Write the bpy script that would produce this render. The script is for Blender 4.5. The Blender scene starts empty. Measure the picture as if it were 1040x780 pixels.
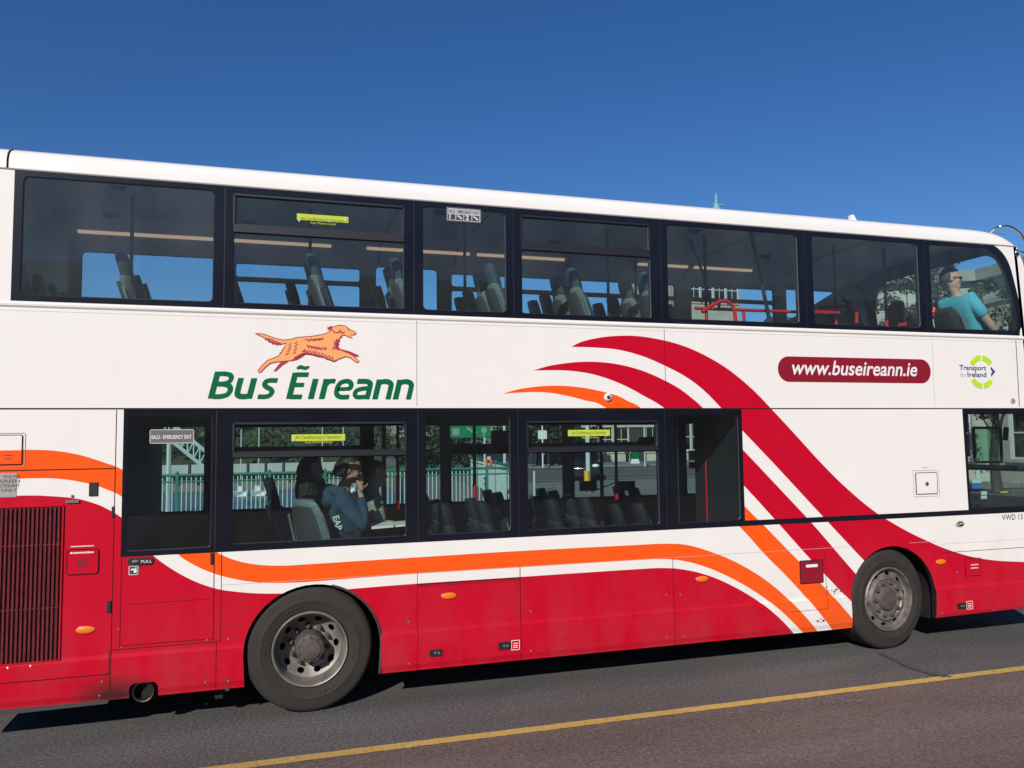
import bpy, bmesh, math, random
from math import sin, cos, tan, pi, radians, sqrt, atan2
from mathutils import Vector, Matrix
from mathutils.geometry import delaunay_2d_cdt
random.seed(7)
S = bpy.context.scene
COL = S.collection

# ------------------------------------------------------------------ camera calibration (metres, bus side = plane Y=0)
TH, PT, RO, HC, DC, FC = .29194679, .06748535, -.0109381, 2.163, 6.56, 790.0
Fv = Vector((sin(TH)*cos(PT), cos(TH)*cos(PT), sin(PT)))
r0 = Vector((cos(TH), -sin(TH), 0)); u0 = r0.cross(Fv)
Rv = r0*cos(RO)+u0*sin(RO); Uv = -r0*sin(RO)+u0*cos(RO)
CAM = Vector((0, -DC, HC))
def ray(px, py): return Fv*FC+Rv*(px-520)+Uv*(390-py)
def at(px, py, Y=0.0):
    """measured photo point -> point on the vertical plane at distance Y"""
    d = ray(px, py); t = (Y+DC)/d.y
    return CAM+d*t
def atz(px, py, z):
    d = ray(px, py); return CAM+d*((z-HC)/d.z)
def gpt(px, py, z=-.025): p = atz(px, py, z); return (p.x, p.y)
def sd(px, py):
    p = at(px, py); return (p.x, p.z)

# ------------------------------------------------------------------ helpers
def tag(o, label=None, cat=None, group=None, kind=None):
    if label: o['label'] = label
    if cat: o['category'] = cat
    if group: o['group'] = group
    if kind: o['kind'] = kind
    return o
def link(o, parent=None):
    COL.objects.link(o)
    if parent is not None:
        o.parent = parent
        o.matrix_parent_inverse = world_of(parent).inverted()
    return o
def world_of(o):
    m = Matrix.LocRotScale(o.location, o.rotation_euler, o.scale)
    if o.parent: m = world_of(o.parent) @ o.matrix_parent_inverse @ m
    return m
def empty(name, loc=(0, 0, 0), label=None, cat=None, group=None):
    o = bpy.data.objects.new(name, None); o.location = loc; o.empty_display_size = .2
    COL.objects.link(o); return tag(o, label, cat, group)

class MB:
    def __init__(s): s.v = []; s.f = []; s.m = []; s.mat = 0
    def add(s, vs, fs, mat=None):
        b = len(s.v); s.v += [tuple(v) for v in vs]
        for f in fs: s.f.append([b+i for i in f]); s.m.append(s.mat if mat is None else mat)
    def box(s, a, b, mat=None):
        x0, y0, z0 = a; x1, y1, z1 = b
        if x0 > x1: x0, x1 = x1, x0
        if y0 > y1: y0, y1 = y1, y0
        if z0 > z1: z0, z1 = z1, z0
        s.add([(x0,y0,z0),(x1,y0,z0),(x1,y1,z0),(x0,y1,z0),(x0,y0,z1),(x1,y0,z1),(x1,y1,z1),(x0,y1,z1)],
              [(0,3,2,1),(4,5,6,7),(0,1,5,4),(1,2,6,5),(2,3,7,6),(3,0,4,7)], mat)
    def hexa(s, pts, mat=None):
        s.add(pts, [(0,3,2,1),(4,5,6,7),(0,1,5,4),(1,2,6,5),(2,3,7,6),(3,0,4,7)], mat)
    def quad(s, a, b, c, d, mat=None): s.add([a, b, c, d], [(0,1,2,3)], mat)
    def tube(s, pts, r, n=10, mat=None, cap=True):
        pts = [Vector(p) for p in pts]; rr = r if isinstance(r, (list, tuple)) else [r]*len(pts)
        rings = []; up = None
        for i, p in enumerate(pts):
            d = (pts[min(i+1, len(pts)-1)]-pts[max(i-1, 0)])
            if d.length < 1e-9: d = Vector((0, 0, 1))
            d.normalize()
            if up is None: up = Vector((0,0,1)) if abs(d.z) < .9 else Vector((1,0,0))
            a = d.cross(up).normalized(); up = a.cross(d).normalized()
            rings.append([p+(a*cos(2*pi*k/n)+up*sin(2*pi*k/n))*rr[i] for k in range(n)])
        vs = [v for R in rings for v in R]; fs = []
        for i in range(len(pts)-1):
            for k in range(n):
                fs.append((i*n+k, i*n+(k+1)%n, (i+1)*n+(k+1)%n, (i+1)*n+k))
        if cap:
            fs.append(tuple(range(n-1, -1, -1))); fs.append(tuple((len(pts)-1)*n+k for k in range(n)))
        s.add(vs, fs, mat)
    def lathe(s, prof, c, n=48, mat=None, axis='y'):
        """prof: list of (radius, offset along axis)"""
        c = Vector(c); vs = []
        for r, t in prof:
            for k in range(n):
                a = 2*pi*k/n
                if axis == 'y': vs.append(c+Vector((r*cos(a), t, r*sin(a))))
                elif axis == 'z': vs.append(c+Vector((r*cos(a), r*sin(a), t)))
                else: vs.append(c+Vector((t, r*cos(a), r*sin(a))))
        fs = []
        for i in range(len(prof)-1):
            for k in range(n): fs.append((i*n+k, i*n+(k+1)%n, (i+1)*n+(k+1)%n, (i+1)*n+k))
        s.add(vs, fs, mat)
    def ell(s, c, r, n=14, m=9, mat=None, rot=None):
        vs = []; c = Vector(c)
        for i in range(m+1):
            th = pi*i/m
            for k in range(n):
                p = Vector((r[0]*sin(th)*cos(2*pi*k/n), r[1]*sin(th)*sin(2*pi*k/n), r[2]*cos(th)))
                if rot: p = rot @ p
                vs.append(c+p)
        fs = []
        for i in range(m):
            for k in range(n): fs.append((i*n+k, (i+1)*n+k, (i+1)*n+(k+1)%n, i*n+(k+1)%n))
        s.add(vs, fs, mat)
    def mesh(s, name, mats, smooth=None):
        me = bpy.data.meshes.new(name); me.from_pydata(s.v, [], s.f)
        if not isinstance(mats, (list, tuple)): mats = [mats]
        for m in mats: me.materials.append(m)
        for p, m in zip(me.polygons, s.m): p.material_index = m
        bm = bmesh.new(); bm.from_mesh(me)
        bmesh.ops.remove_doubles(bm, verts=bm.verts, dist=1e-5)
        bmesh.ops.recalc_face_normals(bm, faces=bm.faces)
        if smooth is not None:
            for f in bm.faces: f.smooth = True
            for e in bm.edges:
                if len(e.link_faces) == 2 and e.calc_face_angle(0) > radians(smooth): e.smooth = False
        bm.to_mesh(me); bm.free(); return me
    def build(s, name, mats, parent=None, smooth=None, bevel=0):
        o = bpy.data.objects.new(name, s.mesh(name, mats, smooth)); link(o, parent)
        if bevel:
            b = o.modifiers.new('b', 'BEVEL'); b.width = bevel; b.segments = 2; b.limit_method = 'ANGLE'
        return o

def pip(x, y, P):
    c = False; n = len(P); j = n-1
    for i in range(n):
        xi, yi = P[i]; xj, yj = P[j]
        if (yi > y) != (yj > y) and x < (xj-xi)*(y-yi)/(yj-yi)+xi: c = not c
        j = i
    return c
def bbox(P):
    xs = [p[0] for p in P]; ys = [p[1] for p in P]; return min(xs), min(ys), max(xs), max(ys)
def panel(outline, holes=(), regions=(), lines=(), extra=()):
    """constrained triangulation; regions = [(poly, mat)] later wins. returns verts, [(tri, mat)]"""
    V = []; E = []
    def loop(P, closed=True):
        b = len(V); V.extend(Vector(p) for p in P); n = len(P)
        for i in range(n if closed else n-1): E.append((b+i, b+(i+1) % n))
    loop(outline)
    for h in holes: loop(h)
    for r, _ in regions: loop(r)
    for l in lines: loop(l, False)
    V.extend(Vector(p) for p in extra)
    res = delaunay_2d_cdt(V, E, [], 0, 1e-5)
    vs, _, fs = res[0], res[1], res[2]
    ho = [(h, bbox(h)) for h in holes]; rg = [(r, m, bbox(r)) for r, m in regions]
    out = []
    for f in fs:
        c = sum((vs[i] for i in f), Vector((0, 0)))/len(f); x, y = c
        if not pip(x, y, outline): continue
        if any(b[0] <= x <= b[2] and b[1] <= y <= b[3] and pip(x, y, h) for h, b in ho): continue
        m = 0
        for r, mm, b in rg:
            if b[0] <= x <= b[2] and b[1] <= y <= b[3] and pip(x, y, r): m = mm
        out.append((tuple(f), m))
    return vs, out
def panel_obj(name, pan, to3, mats, parent=None, t=None, inner=None, edge=0):
    """to3(x,y)->Vector outer; t(x,y)->Vector inner (gives thickness)"""
    vs, tr = pan
    mb = MB(); n = len(vs)
    mb.v = [tuple(to3(v.x, v.y)) for v in vs]
    for f, m in tr: mb.f.append(list(f)); mb.m.append(m)
    if t is not None:
        mb.v += [tuple(t(v.x, v.y)) for v in vs]
        cnt = {}
        for f, m in tr:
            for i in range(len(f)):
                a, b = f[i], f[(i+1) % len(f)]; k = (min(a, b), max(a, b)); cnt.setdefault(k, []).append((a, b, m))
        for f, m in tr: mb.f.append([i+n for i in reversed(f)]); mb.m.append(inner(sum(vs[i].y for i in f)/len(f)) if callable(inner) else inner)
        for k, l in cnt.items():
            if len(l) == 1:
                a, b, m = l[0]; mb.f.append([b, a, a+n, b+n]); mb.m.append(edge if edge is not None else m)
    me = bpy.data.meshes.new(name); me.from_pydata(mb.v, [], mb.f)
    for m in mats: me.materials.append(m)
    for p, m in zip(me.polygons, mb.m): p.material_index = m
    bm = bmesh.new(); bm.from_mesh(me)
    bmesh.ops.delete(bm, geom=[v for v in bm.verts if not v.link_faces], context='VERTS')
    bmesh.ops.recalc_face_normals(bm, faces=bm.faces)
    bm.to_mesh(me); bm.free()
    o = bpy.data.objects.new(name, me); return link(o, parent)
def rrect(x0, z0, x1, z1, r=.04, n=5):
    if x0 > x1: x0, x1 = x1, x0
    if z0 > z1: z0, z1 = z1, z0
    if not isinstance(r, (list, tuple)): r = [r]*4
    P = []
    for (cx, cz, a0, rr) in ((x1, z0, -pi/2, r[0]), (x1, z1, 0, r[1]), (x0, z1, pi/2, r[2]), (x0, z0, pi, r[3])):
        ox = cx-rr if a0 in (-pi/2, 0) else cx+rr
        oz = cz-rr if a0 in (0, pi/2) else cz+rr
        for i in range(n+1):
            a = a0+pi/2*i/n; P.append((ox+rr*cos(a), oz+rr*sin(a)))
    return P
def spl(P, k=8):
    """Catmull-Rom through points"""
    out = []
    Q = [P[0]]+list(P)+[P[-1]]
    for i in range(1, len(Q)-2):
        p0, p1, p2, p3 = Q[i-1], Q[i], Q[i+1], Q[i+2]
        for j in range(k):
            t = j/k
            out.append(tuple(.5*((2*p1[d])+(-p0[d]+p2[d])*t+(2*p0[d]-5*p1[d]+4*p2[d]-p3[d])*t*t+(-p0[d]+3*p1[d]-3*p2[d]+p3[d])*t**3) for d in (0, 1)))
    out.append(tuple(P[-1])); return out
def stroke2(P, w):
    """2D polyline to a list of quads (as one polygon outline)"""
    L = []; R = []
    n = len(P); ww = w if isinstance(w, (list, tuple)) else [w]*n
    for i in range(n):
        a = Vector(P[max(i-1, 0)]); b = Vector(P[min(i+1, n-1)]); d = (b-a)
        if d.length < 1e-9: d = Vector((1, 0))
        d.normalize(); nn = Vector((-d.y, d.x))*ww[i]/2
        p = Vector(P[i]); L.append(tuple(p+nn)); R.append(tuple(p-nn))
    return L, R

# ------------------------------------------------------------------ materials
def mat(name, col, rough=.5, metal=0, spec=.5, coat=0, noise=None, bump=None, emit=None):
    m = bpy.data.materials.new(name); m.use_nodes = True
    nt = m.node_tree; b = nt.nodes['Principled BSDF']
    b.inputs['Base Color'].default_value = (*col, 1); b.inputs['Roughness'].default_value = rough
    b.inputs['Metallic'].default_value = metal; b.inputs['Specular IOR Level'].default_value = spec
    b.inputs['Coat Weight'].default_value = coat; b.inputs['Coat Roughness'].default_value = .08
    tc = nt.nodes.new('ShaderNodeTexCoord')
    if noise:   # (scale, amount, [colour2])
        ns = nt.nodes.new('ShaderNodeTexNoise'); ns.inputs['Scale'].default_value = noise[0]; ns.inputs['Detail'].default_value = 6
        nt.links.new(tc.outputs['Object'], ns.inputs['Vector'])
        cr = nt.nodes.new('ShaderNodeValToRGB'); cr.color_ramp.elements[0].position = .3; cr.color_ramp.elements[1].position = .7
        c2 = noise[2] if len(noise) > 2 else tuple(c*(1-noise[1]) for c in col)
        cr.color_ramp.elements[0].color = (*c2, 1); cr.color_ramp.elements[1].color = (*col, 1)
        nt.links.new(ns.outputs['Fac'], cr.inputs['Fac']); nt.links.new(cr.outputs['Color'], b.inputs['Base Color'])
    if bump:
        ns = nt.nodes.new('ShaderNodeTexNoise'); ns.inputs['Scale'].default_value = bump[0]; ns.inputs['Detail'].default_value = 4
        nt.links.new(tc.outputs['Object'], ns.inputs['Vector'])
        bp = nt.nodes.new('ShaderNodeBump'); bp.inputs['Strength'].default_value = bump[1]; bp.inputs['Distance'].default_value = bump[2] if len(bump) > 2 else .01
        nt.links.new(ns.outputs['Fac'], bp.inputs['Height']); nt.links.new(bp.outputs['Normal'], b.inputs['Normal'])
    if emit:
        b.inputs['Emission Color'].default_value = (*emit[0], 1); b.inputs['Emission Strength'].default_value = emit[1]
    return m
def glass_mat(name, tint, haze=.0, hazecol=(.5, .5, .5), refl=1.0):
    m = bpy.data.materials.new(name); m.use_nodes = True; nt = m.node_tree; nt.nodes.clear()
    N = nt.nodes.new; L = nt.links.new
    out = N('ShaderNodeOutputMaterial'); tr = N('ShaderNodeBsdfTransparent'); tr.inputs[0].default_value = (*tint, 1)
    gl = N('ShaderNodeBsdfGlossy'); gl.inputs['Roughness'].default_value = .0; gl.inputs[0].default_value = (refl, refl, refl, 1)
    fr = N('ShaderNodeFresnel'); ge = N('ShaderNodeNewGeometry'); io = N('ShaderNodeMapRange'); io.inputs[3].default_value = 1.5; io.inputs[4].default_value = 1/1.5; L(ge.outputs['Backfacing'], io.inputs[0]); L(io.outputs[0], fr.inputs[0])
    mx = N('ShaderNodeMixShader'); L(fr.outputs[0], mx.inputs[0]); L(tr.outputs[0], mx.inputs[1]); L(gl.outputs[0], mx.inputs[2])
    if haze > 0:    # road film plus a painted pale veil that brightens the panes
        df = N('ShaderNodeBsdfDiffuse'); df.inputs[0].default_value = (*hazecol, 1)
        tc = N('ShaderNodeTexCoord'); mp = N('ShaderNodeMapping'); mp.inputs['Scale'].default_value = (2.2, 2.2, 1.3)
        ns = N('ShaderNodeTexNoise'); ns.inputs['Scale'].default_value = 1.2; ns.inputs['Detail'].default_value = 8
        L(tc.outputs['Object'], mp.inputs[0]); L(mp.outputs[0], ns.inputs['Vector'])
        mr = N('ShaderNodeMapRange'); mr.inputs[1].default_value = .35; mr.inputs[2].default_value = .8; mr.inputs[3].default_value = haze*.6; mr.inputs[4].default_value = haze*1.5
        L(ns.outputs['Fac'], mr.inputs[0])
        m2 = N('ShaderNodeMixShader'); L(mr.outputs[0], m2.inputs[0]); L(mx.outputs[0], m2.inputs[1]); L(df.outputs[0], m2.inputs[2]); L(m2.outputs[0], out.inputs[0])
    else: L(mx.outputs[0], out.inputs[0])
    return m

def paint(name, col, rough=.32):
    """bus paint: faint panel waviness, road film and scuffs that thicken low on the body"""
    m = bpy.data.materials.new(name); m.use_nodes = True; nt = m.node_tree; N = nt.nodes.new; L = nt.links.new
    b = nt.nodes['Principled BSDF']; b.inputs['Roughness'].default_value = rough; b.inputs['Specular IOR Level'].default_value = .28
    tc = N('ShaderNodeTexCoord'); sp = N('ShaderNodeSeparateXYZ'); L(tc.outputs['Object'], sp.inputs[0])
    n1 = N('ShaderNodeTexNoise'); n1.inputs['Scale'].default_value = 3.5; n1.inputs['Detail'].default_value = 9; n1.inputs['Roughness'].default_value = .65
    mp = N('ShaderNodeMapping'); mp.inputs['Scale'].default_value = (1, 1, .45); L(tc.outputs['Object'], mp.inputs[0]); L(mp.outputs[0], n1.inputs['Vector'])
    h = N('ShaderNodeMapRange'); h.inputs[1].default_value = 1.2; h.inputs[2].default_value = .2; h.inputs[3].default_value = .035; h.inputs[4].default_value = .22
    L(sp.outputs['Z'], h.inputs[0])
    r = N('ShaderNodeMapRange'); r.inputs[1].default_value = .38; r.inputs[2].default_value = .75; L(n1.outputs['Fac'], r.inputs[0])
    mu = N('ShaderNodeMath'); mu.operation = 'MULTIPLY'; L(h.outputs[0], mu.inputs[0]); L(r.outputs[0], mu.inputs[1])
    # small stone chips low down
    vo = N('ShaderNodeTexNoise'); vo.inputs['Scale'].default_value = 60; vo.inputs['Detail'].default_value = 2; L(tc.outputs['Object'], vo.inputs['Vector'])
    vr = N('ShaderNodeMapRange'); vr.inputs[1].default_value = .74; vr.inputs[2].default_value = .78; L(vo.outputs['Fac'], vr.inputs[0])
    h2 = N('ShaderNodeMapRange'); h2.inputs[1].default_value = .9; h2.inputs[2].default_value = .2; h2.inputs[4].default_value = .5; L(sp.outputs['Z'], h2.inputs[0])
    m3 = N('ShaderNodeMath'); m3.operation = 'MULTIPLY'; L(vr.outputs[0], m3.inputs[0]); L(h2.outputs[0], m3.inputs[1])
    ad = N('ShaderNodeMath'); ad.operation = 'ADD'; ad.use_clamp = True; L(mu.outputs[0], ad.inputs[0]); L(m3.outputs[0], ad.inputs[1])
    mix = N('ShaderNodeMix'); mix.data_type = 'RGBA'; mix.inputs[6].default_value = (*col, 1); mix.inputs[7].default_value = (.13, .115, .10, 1)
    L(ad.outputs[0], mix.inputs[0])
    # exhaust soot: stain round the tail pipe
    vd = N('ShaderNodeVectorMath'); vd.operation = 'DISTANCE'; vm = N('ShaderNodeMapping'); vm.inputs['Scale'].default_value = (1, 0, 1.9); L(tc.outputs['Object'], vm.inputs[0])
    L(vm.outputs[0], vd.inputs[0]); vd.inputs[1].default_value = (-1.16, 0, .27*1.9)
    ds = N('ShaderNodeMapRange'); ds.inputs[1].default_value = .34; ds.inputs[2].default_value = .06; ds.inputs[4].default_value = .85; L(vd.outputs['Value'], ds.inputs[0])
    mix2 = N('ShaderNodeMix'); mix2.data_type = 'RGBA'; mix2.inputs[7].default_value = (.025, .018, .018, 1); L(ds.outputs[0], mix2.inputs[0]); L(mix.outputs[2], mix2.inputs[6])
    L(mix2.outputs[2], b.inputs['Base Color'])
    rr = N('ShaderNodeMapRange'); rr.inputs[3].default_value = rough; rr.inputs[4].default_value = .7; L(ad.outputs[0], rr.inputs[0]); L(rr.outputs[0], b.inputs['Roughness'])
    nb = N('ShaderNodeTexNoise'); nb.inputs['Scale'].default_value = 1.7; nb.inputs['Detail'].default_value = 1; L(tc.outputs['Object'], nb.inputs['Vector'])
    bp = N('ShaderNodeBump'); bp.inputs['Strength'].default_value = .35; bp.inputs['Distance'].default_value = .02; L(nb.outputs['Fac'], bp.inputs['Height']); L(bp.outputs['Normal'], b.inputs['Normal'])
    return m
WHITE = paint('white paint', (.82, .788, .745)); RED = paint('red paint', (.53, .002, .021)); ORANGE = paint('orange paint', (.90, .100, .008))
MAROON = mat('maroon paint', (.26, .008, .022), .4)
BAND = mat('black glazing band', (.010, .0115, .020), .25, spec=.35, noise=(2.0, .35))
SEAM = mat('panel gap', (.035, .010, .012), .9, spec=.1)
SEAMW = mat('pale panel gap', (.36, .34, .33), .8)
RUBBER = mat('black rubber', (.012, .012, .014), .6)
HOPPER = mat('hopper frame', (.013, .014, .021), .5)
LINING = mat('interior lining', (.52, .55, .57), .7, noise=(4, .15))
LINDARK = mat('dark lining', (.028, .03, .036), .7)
CEIL = mat('ceiling panel', (.75, .78, .80), .6, noise=(3, .1))
STEP = mat('saloon floor', (.05, .055, .06), .8, noise=(30, .3))
SEATF = mat('seat moquette', (.035, .055, .075), .9, noise=(60, .5), bump=(200, .3, .002))
SEATP = mat('seat shell grey', (.135, .175, .19), .5, noise=(14, .2))
SEATB = mat('seat back panel', (.035, .043, .042), .6)
SEATD = mat('seat headrest dark', (.04, .055, .065), .6)
POLER = mat('red handrail', (.62, .01, .02), .35)
POLED = mat('dark pole', (.02, .022, .026), .4)
CHROME = mat('chrome tube', (.7, .68, .66), .12, metal=1)
GLASSU = glass_mat('upper tinted glass', (.78, .91, .89), .034, (.52, .6, .64))  # haze raised and tinted bluish to lighten the upper windows
GLASSL = glass_mat('lower tinted glass', (.72, .84, .82), .020, (.42, .46, .5))
GLASS1 = glass_mat('rear glass film and veil', (.78, .90, .88), .055, (.55, .63, .68))  # extra haze paints a bright veil over the rearmost window
GLASSF = glass_mat('far side tinted glass', (.80, .94, .93), .0)
GLASSC = glass_mat('cab screen green glass', (.45, .78, .60), .03, (.6, .8, .7))
TYRE = mat('tyre rubber', (.031, .027, .023), .85, noise=(7, .35, (.024, .020, .018)), bump=(60, .25, .004))
RIM = mat('dusty steel rim', (.36, .33, .30), .5, metal=.5, noise=(7, .45, (.17, .15, .13)))
RIMF = mat('brown dusted rim', (.30, .27, .245), .55, metal=.45, noise=(9, .5, (.11, .09, .08)))
HUB = mat('brake dust hub', (.12, .10, .088), .75, metal=.2, noise=(18, .4), bump=(40, .5, .004))
NUT = mat('rusty wheel nut', (.10, .07, .05), .7, metal=.3)
UNDER = mat('chassis black', (.012, .012, .012), .8, noise=(8, .4))
GRILLE = mat('grille maroon bar', (.24, .024, .034), .55, noise=(20, .5, (.10, .015, .018)))
GRDARK = mat('pipe mouth black', (.012, .008, .008), .9); GRBACK = mat('grille backing', (.09, .009, .012), .9)  # near-black fills the exhaust mouth and the recess behind it
AMBER = mat('amber lens', (.80, .19, .008), .4)
GREEN = mat('green lettering', (.0, .125, .046), .6, spec=.15)
WTXT = mat('white lettering', (.8, .79, .78), .5)
DOGO = mat('logo orange', (.86, .38, .12), .5)
DOGM = mat('logo magenta', (.42, .02, .075), .5)
LIME = mat('logo lime', (.48, .72, .03), .5)
NAVY = mat('logo navy', (.015, .05, .20), .5)
LGREY = mat('logo pale grey', (.45, .47, .48), .5)
DTXT = mat('dark lettering', (.05, .045, .045), .6)
PLATE = mat('sign plate grey', (.13, .12, .12), .5)
YELL = mat('yellow sticker', (.50, .60, .05), .55, spec=.2)
BLUE = mat('blue sticker', (.04, .2, .5), .5)
PALEG = mat('pale sticker', (.55, .68, .62), .5)
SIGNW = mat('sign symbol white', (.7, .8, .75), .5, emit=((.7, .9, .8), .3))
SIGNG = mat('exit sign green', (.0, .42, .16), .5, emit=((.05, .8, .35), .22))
STRIP = mat('pale orange glow strip', (.7, .5, .38), .5, emit=((1, .62, .40), .45))  # pale orange ceiling strip that glows by its own emission
GREYP = mat('grey plastic', (.14, .135, .135), .6)
DGREY = mat('dark grey plastic', (.045, .042, .042), .7)
PIPE = mat('tail pipe steel', (.10, .09, .085), .5, metal=.8, noise=(30, .5))

# ------------------------------------------------------------------ the bus
BX0, BX1, W = -2.2, 7.95, 2.5
bus = empty('double_decker_bus', (2.75, 1.25, 0), 'white, red and orange double-decker bus with an orange running dog on its side', 'bus')

def P(pts): return [sd(*p) for p in pts]
# livery edges measured on the side
red_low_top = P(spl([(-60,508),(-20,504.5),(0,504),(31.7,503.2),(53,504),(74,505.8),(88.8,509),(105.8,515.3),(124.8,527),(140,545),(152.3,561.2),(173,577),(196,589.6),(219,597.7),(242,601.2),(263.5,602.7),(289,602.7),(318,601.2),(352,598.5),(420,593.0),(527,586),(640,578.5),(674.6,576.9),(697.7,579),(720.8,585),(743.8,595),(767,608.5),(787.7,624.6),(806,643),(812,650)]))
R_low = red_low_top+P([(812,700),(-80,760)])
o_up = P(spl([(-60,458),(0,457),(42,457),(63.5,458.8),(84.6,463),(105.8,469.8),(125.8,478),(165,506),(200,544),(218,559.6),(240,569.3),(263.5,573.7),(289,574.4),(318.5,572.7),(369,569.5),(420,566.3),(515.4,560.3),(640,553.8),(674.6,552.2),(697.7,553.5),(720.8,560),(743.8,569.2),(767,582),(787.7,597),(808.5,616.6),(829.2,639.6),(836,648)]))
o_lo = P(spl([(-60,488),(0,486.7),(42,485.7),(63.5,486.7),(84.6,490),(101.5,494.5),(125.8,505.8),(150,530),(178.9,561.2),(196,573.2),(217,582.4),(240,588.4),(263.5,591.7),(289,592),(318.5,590.7),(369,586.6),(420,582.9),(515,577),(640,569.3),(674.6,567.9),(697.7,570.4),(720.8,577.3),(743.8,587.7),(767,601),(790,618.2),(814.3,641.3),(821,648)]))
R_omain = o_up+o_lo[::-1]
r3_up = P(spl([(580,352.3),(592.3,346.6),(613.8,342.2),(638.5,340.9),(663,343.4),(690.8,350.2),(715.4,360.6),(740,375.4),(764.6,395.8),(786,418),(808.5,442.3),(830,466),(851.5,488),(873,507.4),(889,520),(900,527.3),(921.5,539.6),(942,549.5),(963,558.3),(986,565.2),(1009,569),(1032,570.4),(1060,570.4),(1120,566)]))
r3_lo = P(spl([(580,352.3),(604.6,353),(629,355.4),(653.8,362.2),(677,372.3),(697,383),(715.4,397),(735.4,417.5),(760,443.6),(787,472),(813.8,501),(839.6,528.8),(857,547.5),(875.4,567),(900,592),(950,645)]))
R_3 = r3_up+P([(1120,700),(960,700)])+r3_lo[::-1]
r2_up = P(spl([(541.5,376.3),(561.5,370.8),(592.3,367.4),(623,369.2),(653.8,377),(684.6,391.4),(703,404.6),(717,417.5),(760,462.5),(795.8,500.5),(822.3,528.8),(840.8,550),(867.3,580.8),(900,617)]))
r2_lo = P(spl([(541.5,376.3),(573.8,376.3),(601.5,380),(629,389.2),(653.8,402),(678.5,417.5),(720,456),(760,498),(790,531),(822.3,567),(862.7,609.6),(885,633)]))
R_2 = r2_up+r2_lo[::-1]
o2_up = P(spl([(510,400),(530.8,394.5),(561.5,391.7),(592.3,393.8),(623,400.6),(638.5,407.7),(654.8,417.5),(710,467),(760,518),(773.8,531.5),(801.5,560),(836,595),(865,628),(880,646)]))
o2_lo = P(spl([(510,400),(537,398.3),(561.5,399.4),(592.3,406.2),(620,417.5),(690,478),(748.5,532.3),(776,562.3),(799,585.4),(820,608.5),(845.4,639.6),(853,650)]))
R_o2 = o2_up+o2_lo[::-1]
up_band = [(-1.918, 3.213), (-1.918, 4.212)]+[(7.42, 4.212)]+P(spl([(1004.7,246.4),(1015.7,254),(1024.6,267.4),(1031,289.5),(1036.7,313.9),(1038.8,328),(1036,335)], 5))+[(7.83, 3.213)]
lo_band = [(-1.135, 1.285), (-1.135, 2.402), (4.285, 2.402), (4.285, 1.337), (6.985, 1.337), (6.965, 2.402), (8.2, 2.402), (8.2, 1.285)]
def arch(cx, rx, rz, bot=.1):
    A = [(cx+rx*.97, bot)]
    for i in range(25):
        a = pi*i/24; A.append((cx+rx*cos(a), .484+rz*sin(a)))
    A.append((cx-rx*.97, bot)); return A
WX = (0.262, 5.95)
ARCH = [arch(.288, .536, .508), arch((sd(864, 615)[0]+6.509)/2, (6.509-sd(864, 615)[0])/2, .525)]
EXR = rrect(-1.055, .1, -.855, .345, [.0, .045, .045, .0])
# front profile (X of the nose at height z)
PROF = [(8.02, .10), (8.05, .5), (8.06, 1.2), (8.07, 2.2), (8.07, 2.9), (8.045, 3.4), (7.995, 3.8), (7.93, 4.05), (7.855, 4.20), (7.80, 4.30), (7.70, 4.42)]
def nose(z):
    for (xa, za), (xb, zb) in zip(PROF, PROF[1:]):
        if z <= zb: return xa+(xb-xa)*max(0, (z-za))/(zb-za)
    return PROF[-1][0]
side_outline = [(BX0, .24), (-1.2, .235), (5.3, .235), (8.02, .275)]+[(nose(z), z) for z in (.5, 1.2, 2.2, 2.9, 3.2, 3.4, 3.6, 3.8, 3.95, 4.05, 4.14)]+[(7.855, 4.214), (BX0, 4.214)]
UPW = [('plain', -1.86, -.508), ('hopper', -.362, 1.018), ('plain', 1.178, 1.927), ('hopper', 2.072, 3.345), ('plain', 3.525, 4.98), ('plain', 5.157, 6.48), ('nose', 6.64, 7.84)]
LOW = [('door', -1.103, -.497), ('hopper', -.345, 1.033), ('plain', 1.198, 1.950), ('hopper', 2.104, 3.385), ('plain', 3.541, 4.240), ('cab', 7.03, 7.99)]
ZU0, ZU1, ZL0, ZL1 = 3.257, 4.168, 1.340, 2.352
nosewin = [(6.64, 3.257), (6.64, 4.165)]+P(spl([(1001,251.5),(1011,258.5),(1019,270.5),(1026,291),(1031,312),(1033.5,325)], 5))+[(7.79, 3.262)]
def win_holes(L, z0, z1, hop, ins=0):
    H = []
    for k, a, b in L:
        a += ins; b -= ins
        if k == 'nose': H.append((k, nosewin))
        elif k == 'hopper':
            H.append(('low', rrect(a, z0+ins, b, hop[0]-ins, .025))); H.append(('hop', rrect(a+.012, hop[1]+ins, b-.012, hop[2]-ins, .012)))
        elif k == 'cab': H.append((k, [(7.03, 1.352), (7.985, 1.352), (7.985, 2.352), (7.01, 2.352)]))
        elif k == 'door': H.append((k, rrect(a, 1.325, b, z1, .03)))
        else: H.append((k, rrect(a, z0, b, z1, .045)))
    return H
HU = win_holes(UPW, ZU0, ZU1, (3.835, 3.905, 4.135)); HL = win_holes(LOW, ZL0, ZL1, (2.018, 2.062, 2.283))
def seamline(a, b, w=.006):
    a = Vector(a); b = Vector(b); d = (b-a).normalized(); n = Vector((-d.y, d.x))*w/2
    return [tuple(a+n), tuple(b+n), tuple(b-n), tuple(a-n)]
def vz(px, z0, z1, w=.006, zref=None, m=4):
    zref = zref or (z0+z1)/2
    # X of a seam measured at a photo column near that height
    best = min(range(150, 760), key=lambda y: abs(sd(px, y)[1]-zref)); x = sd(px, best)[0]
    return (seamline((x, z0), (x, z1), w), m)
def hz(z, x0, x1, w=.005, m=4): return (seamline((x0, z), (x1, z), w), m)
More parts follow.
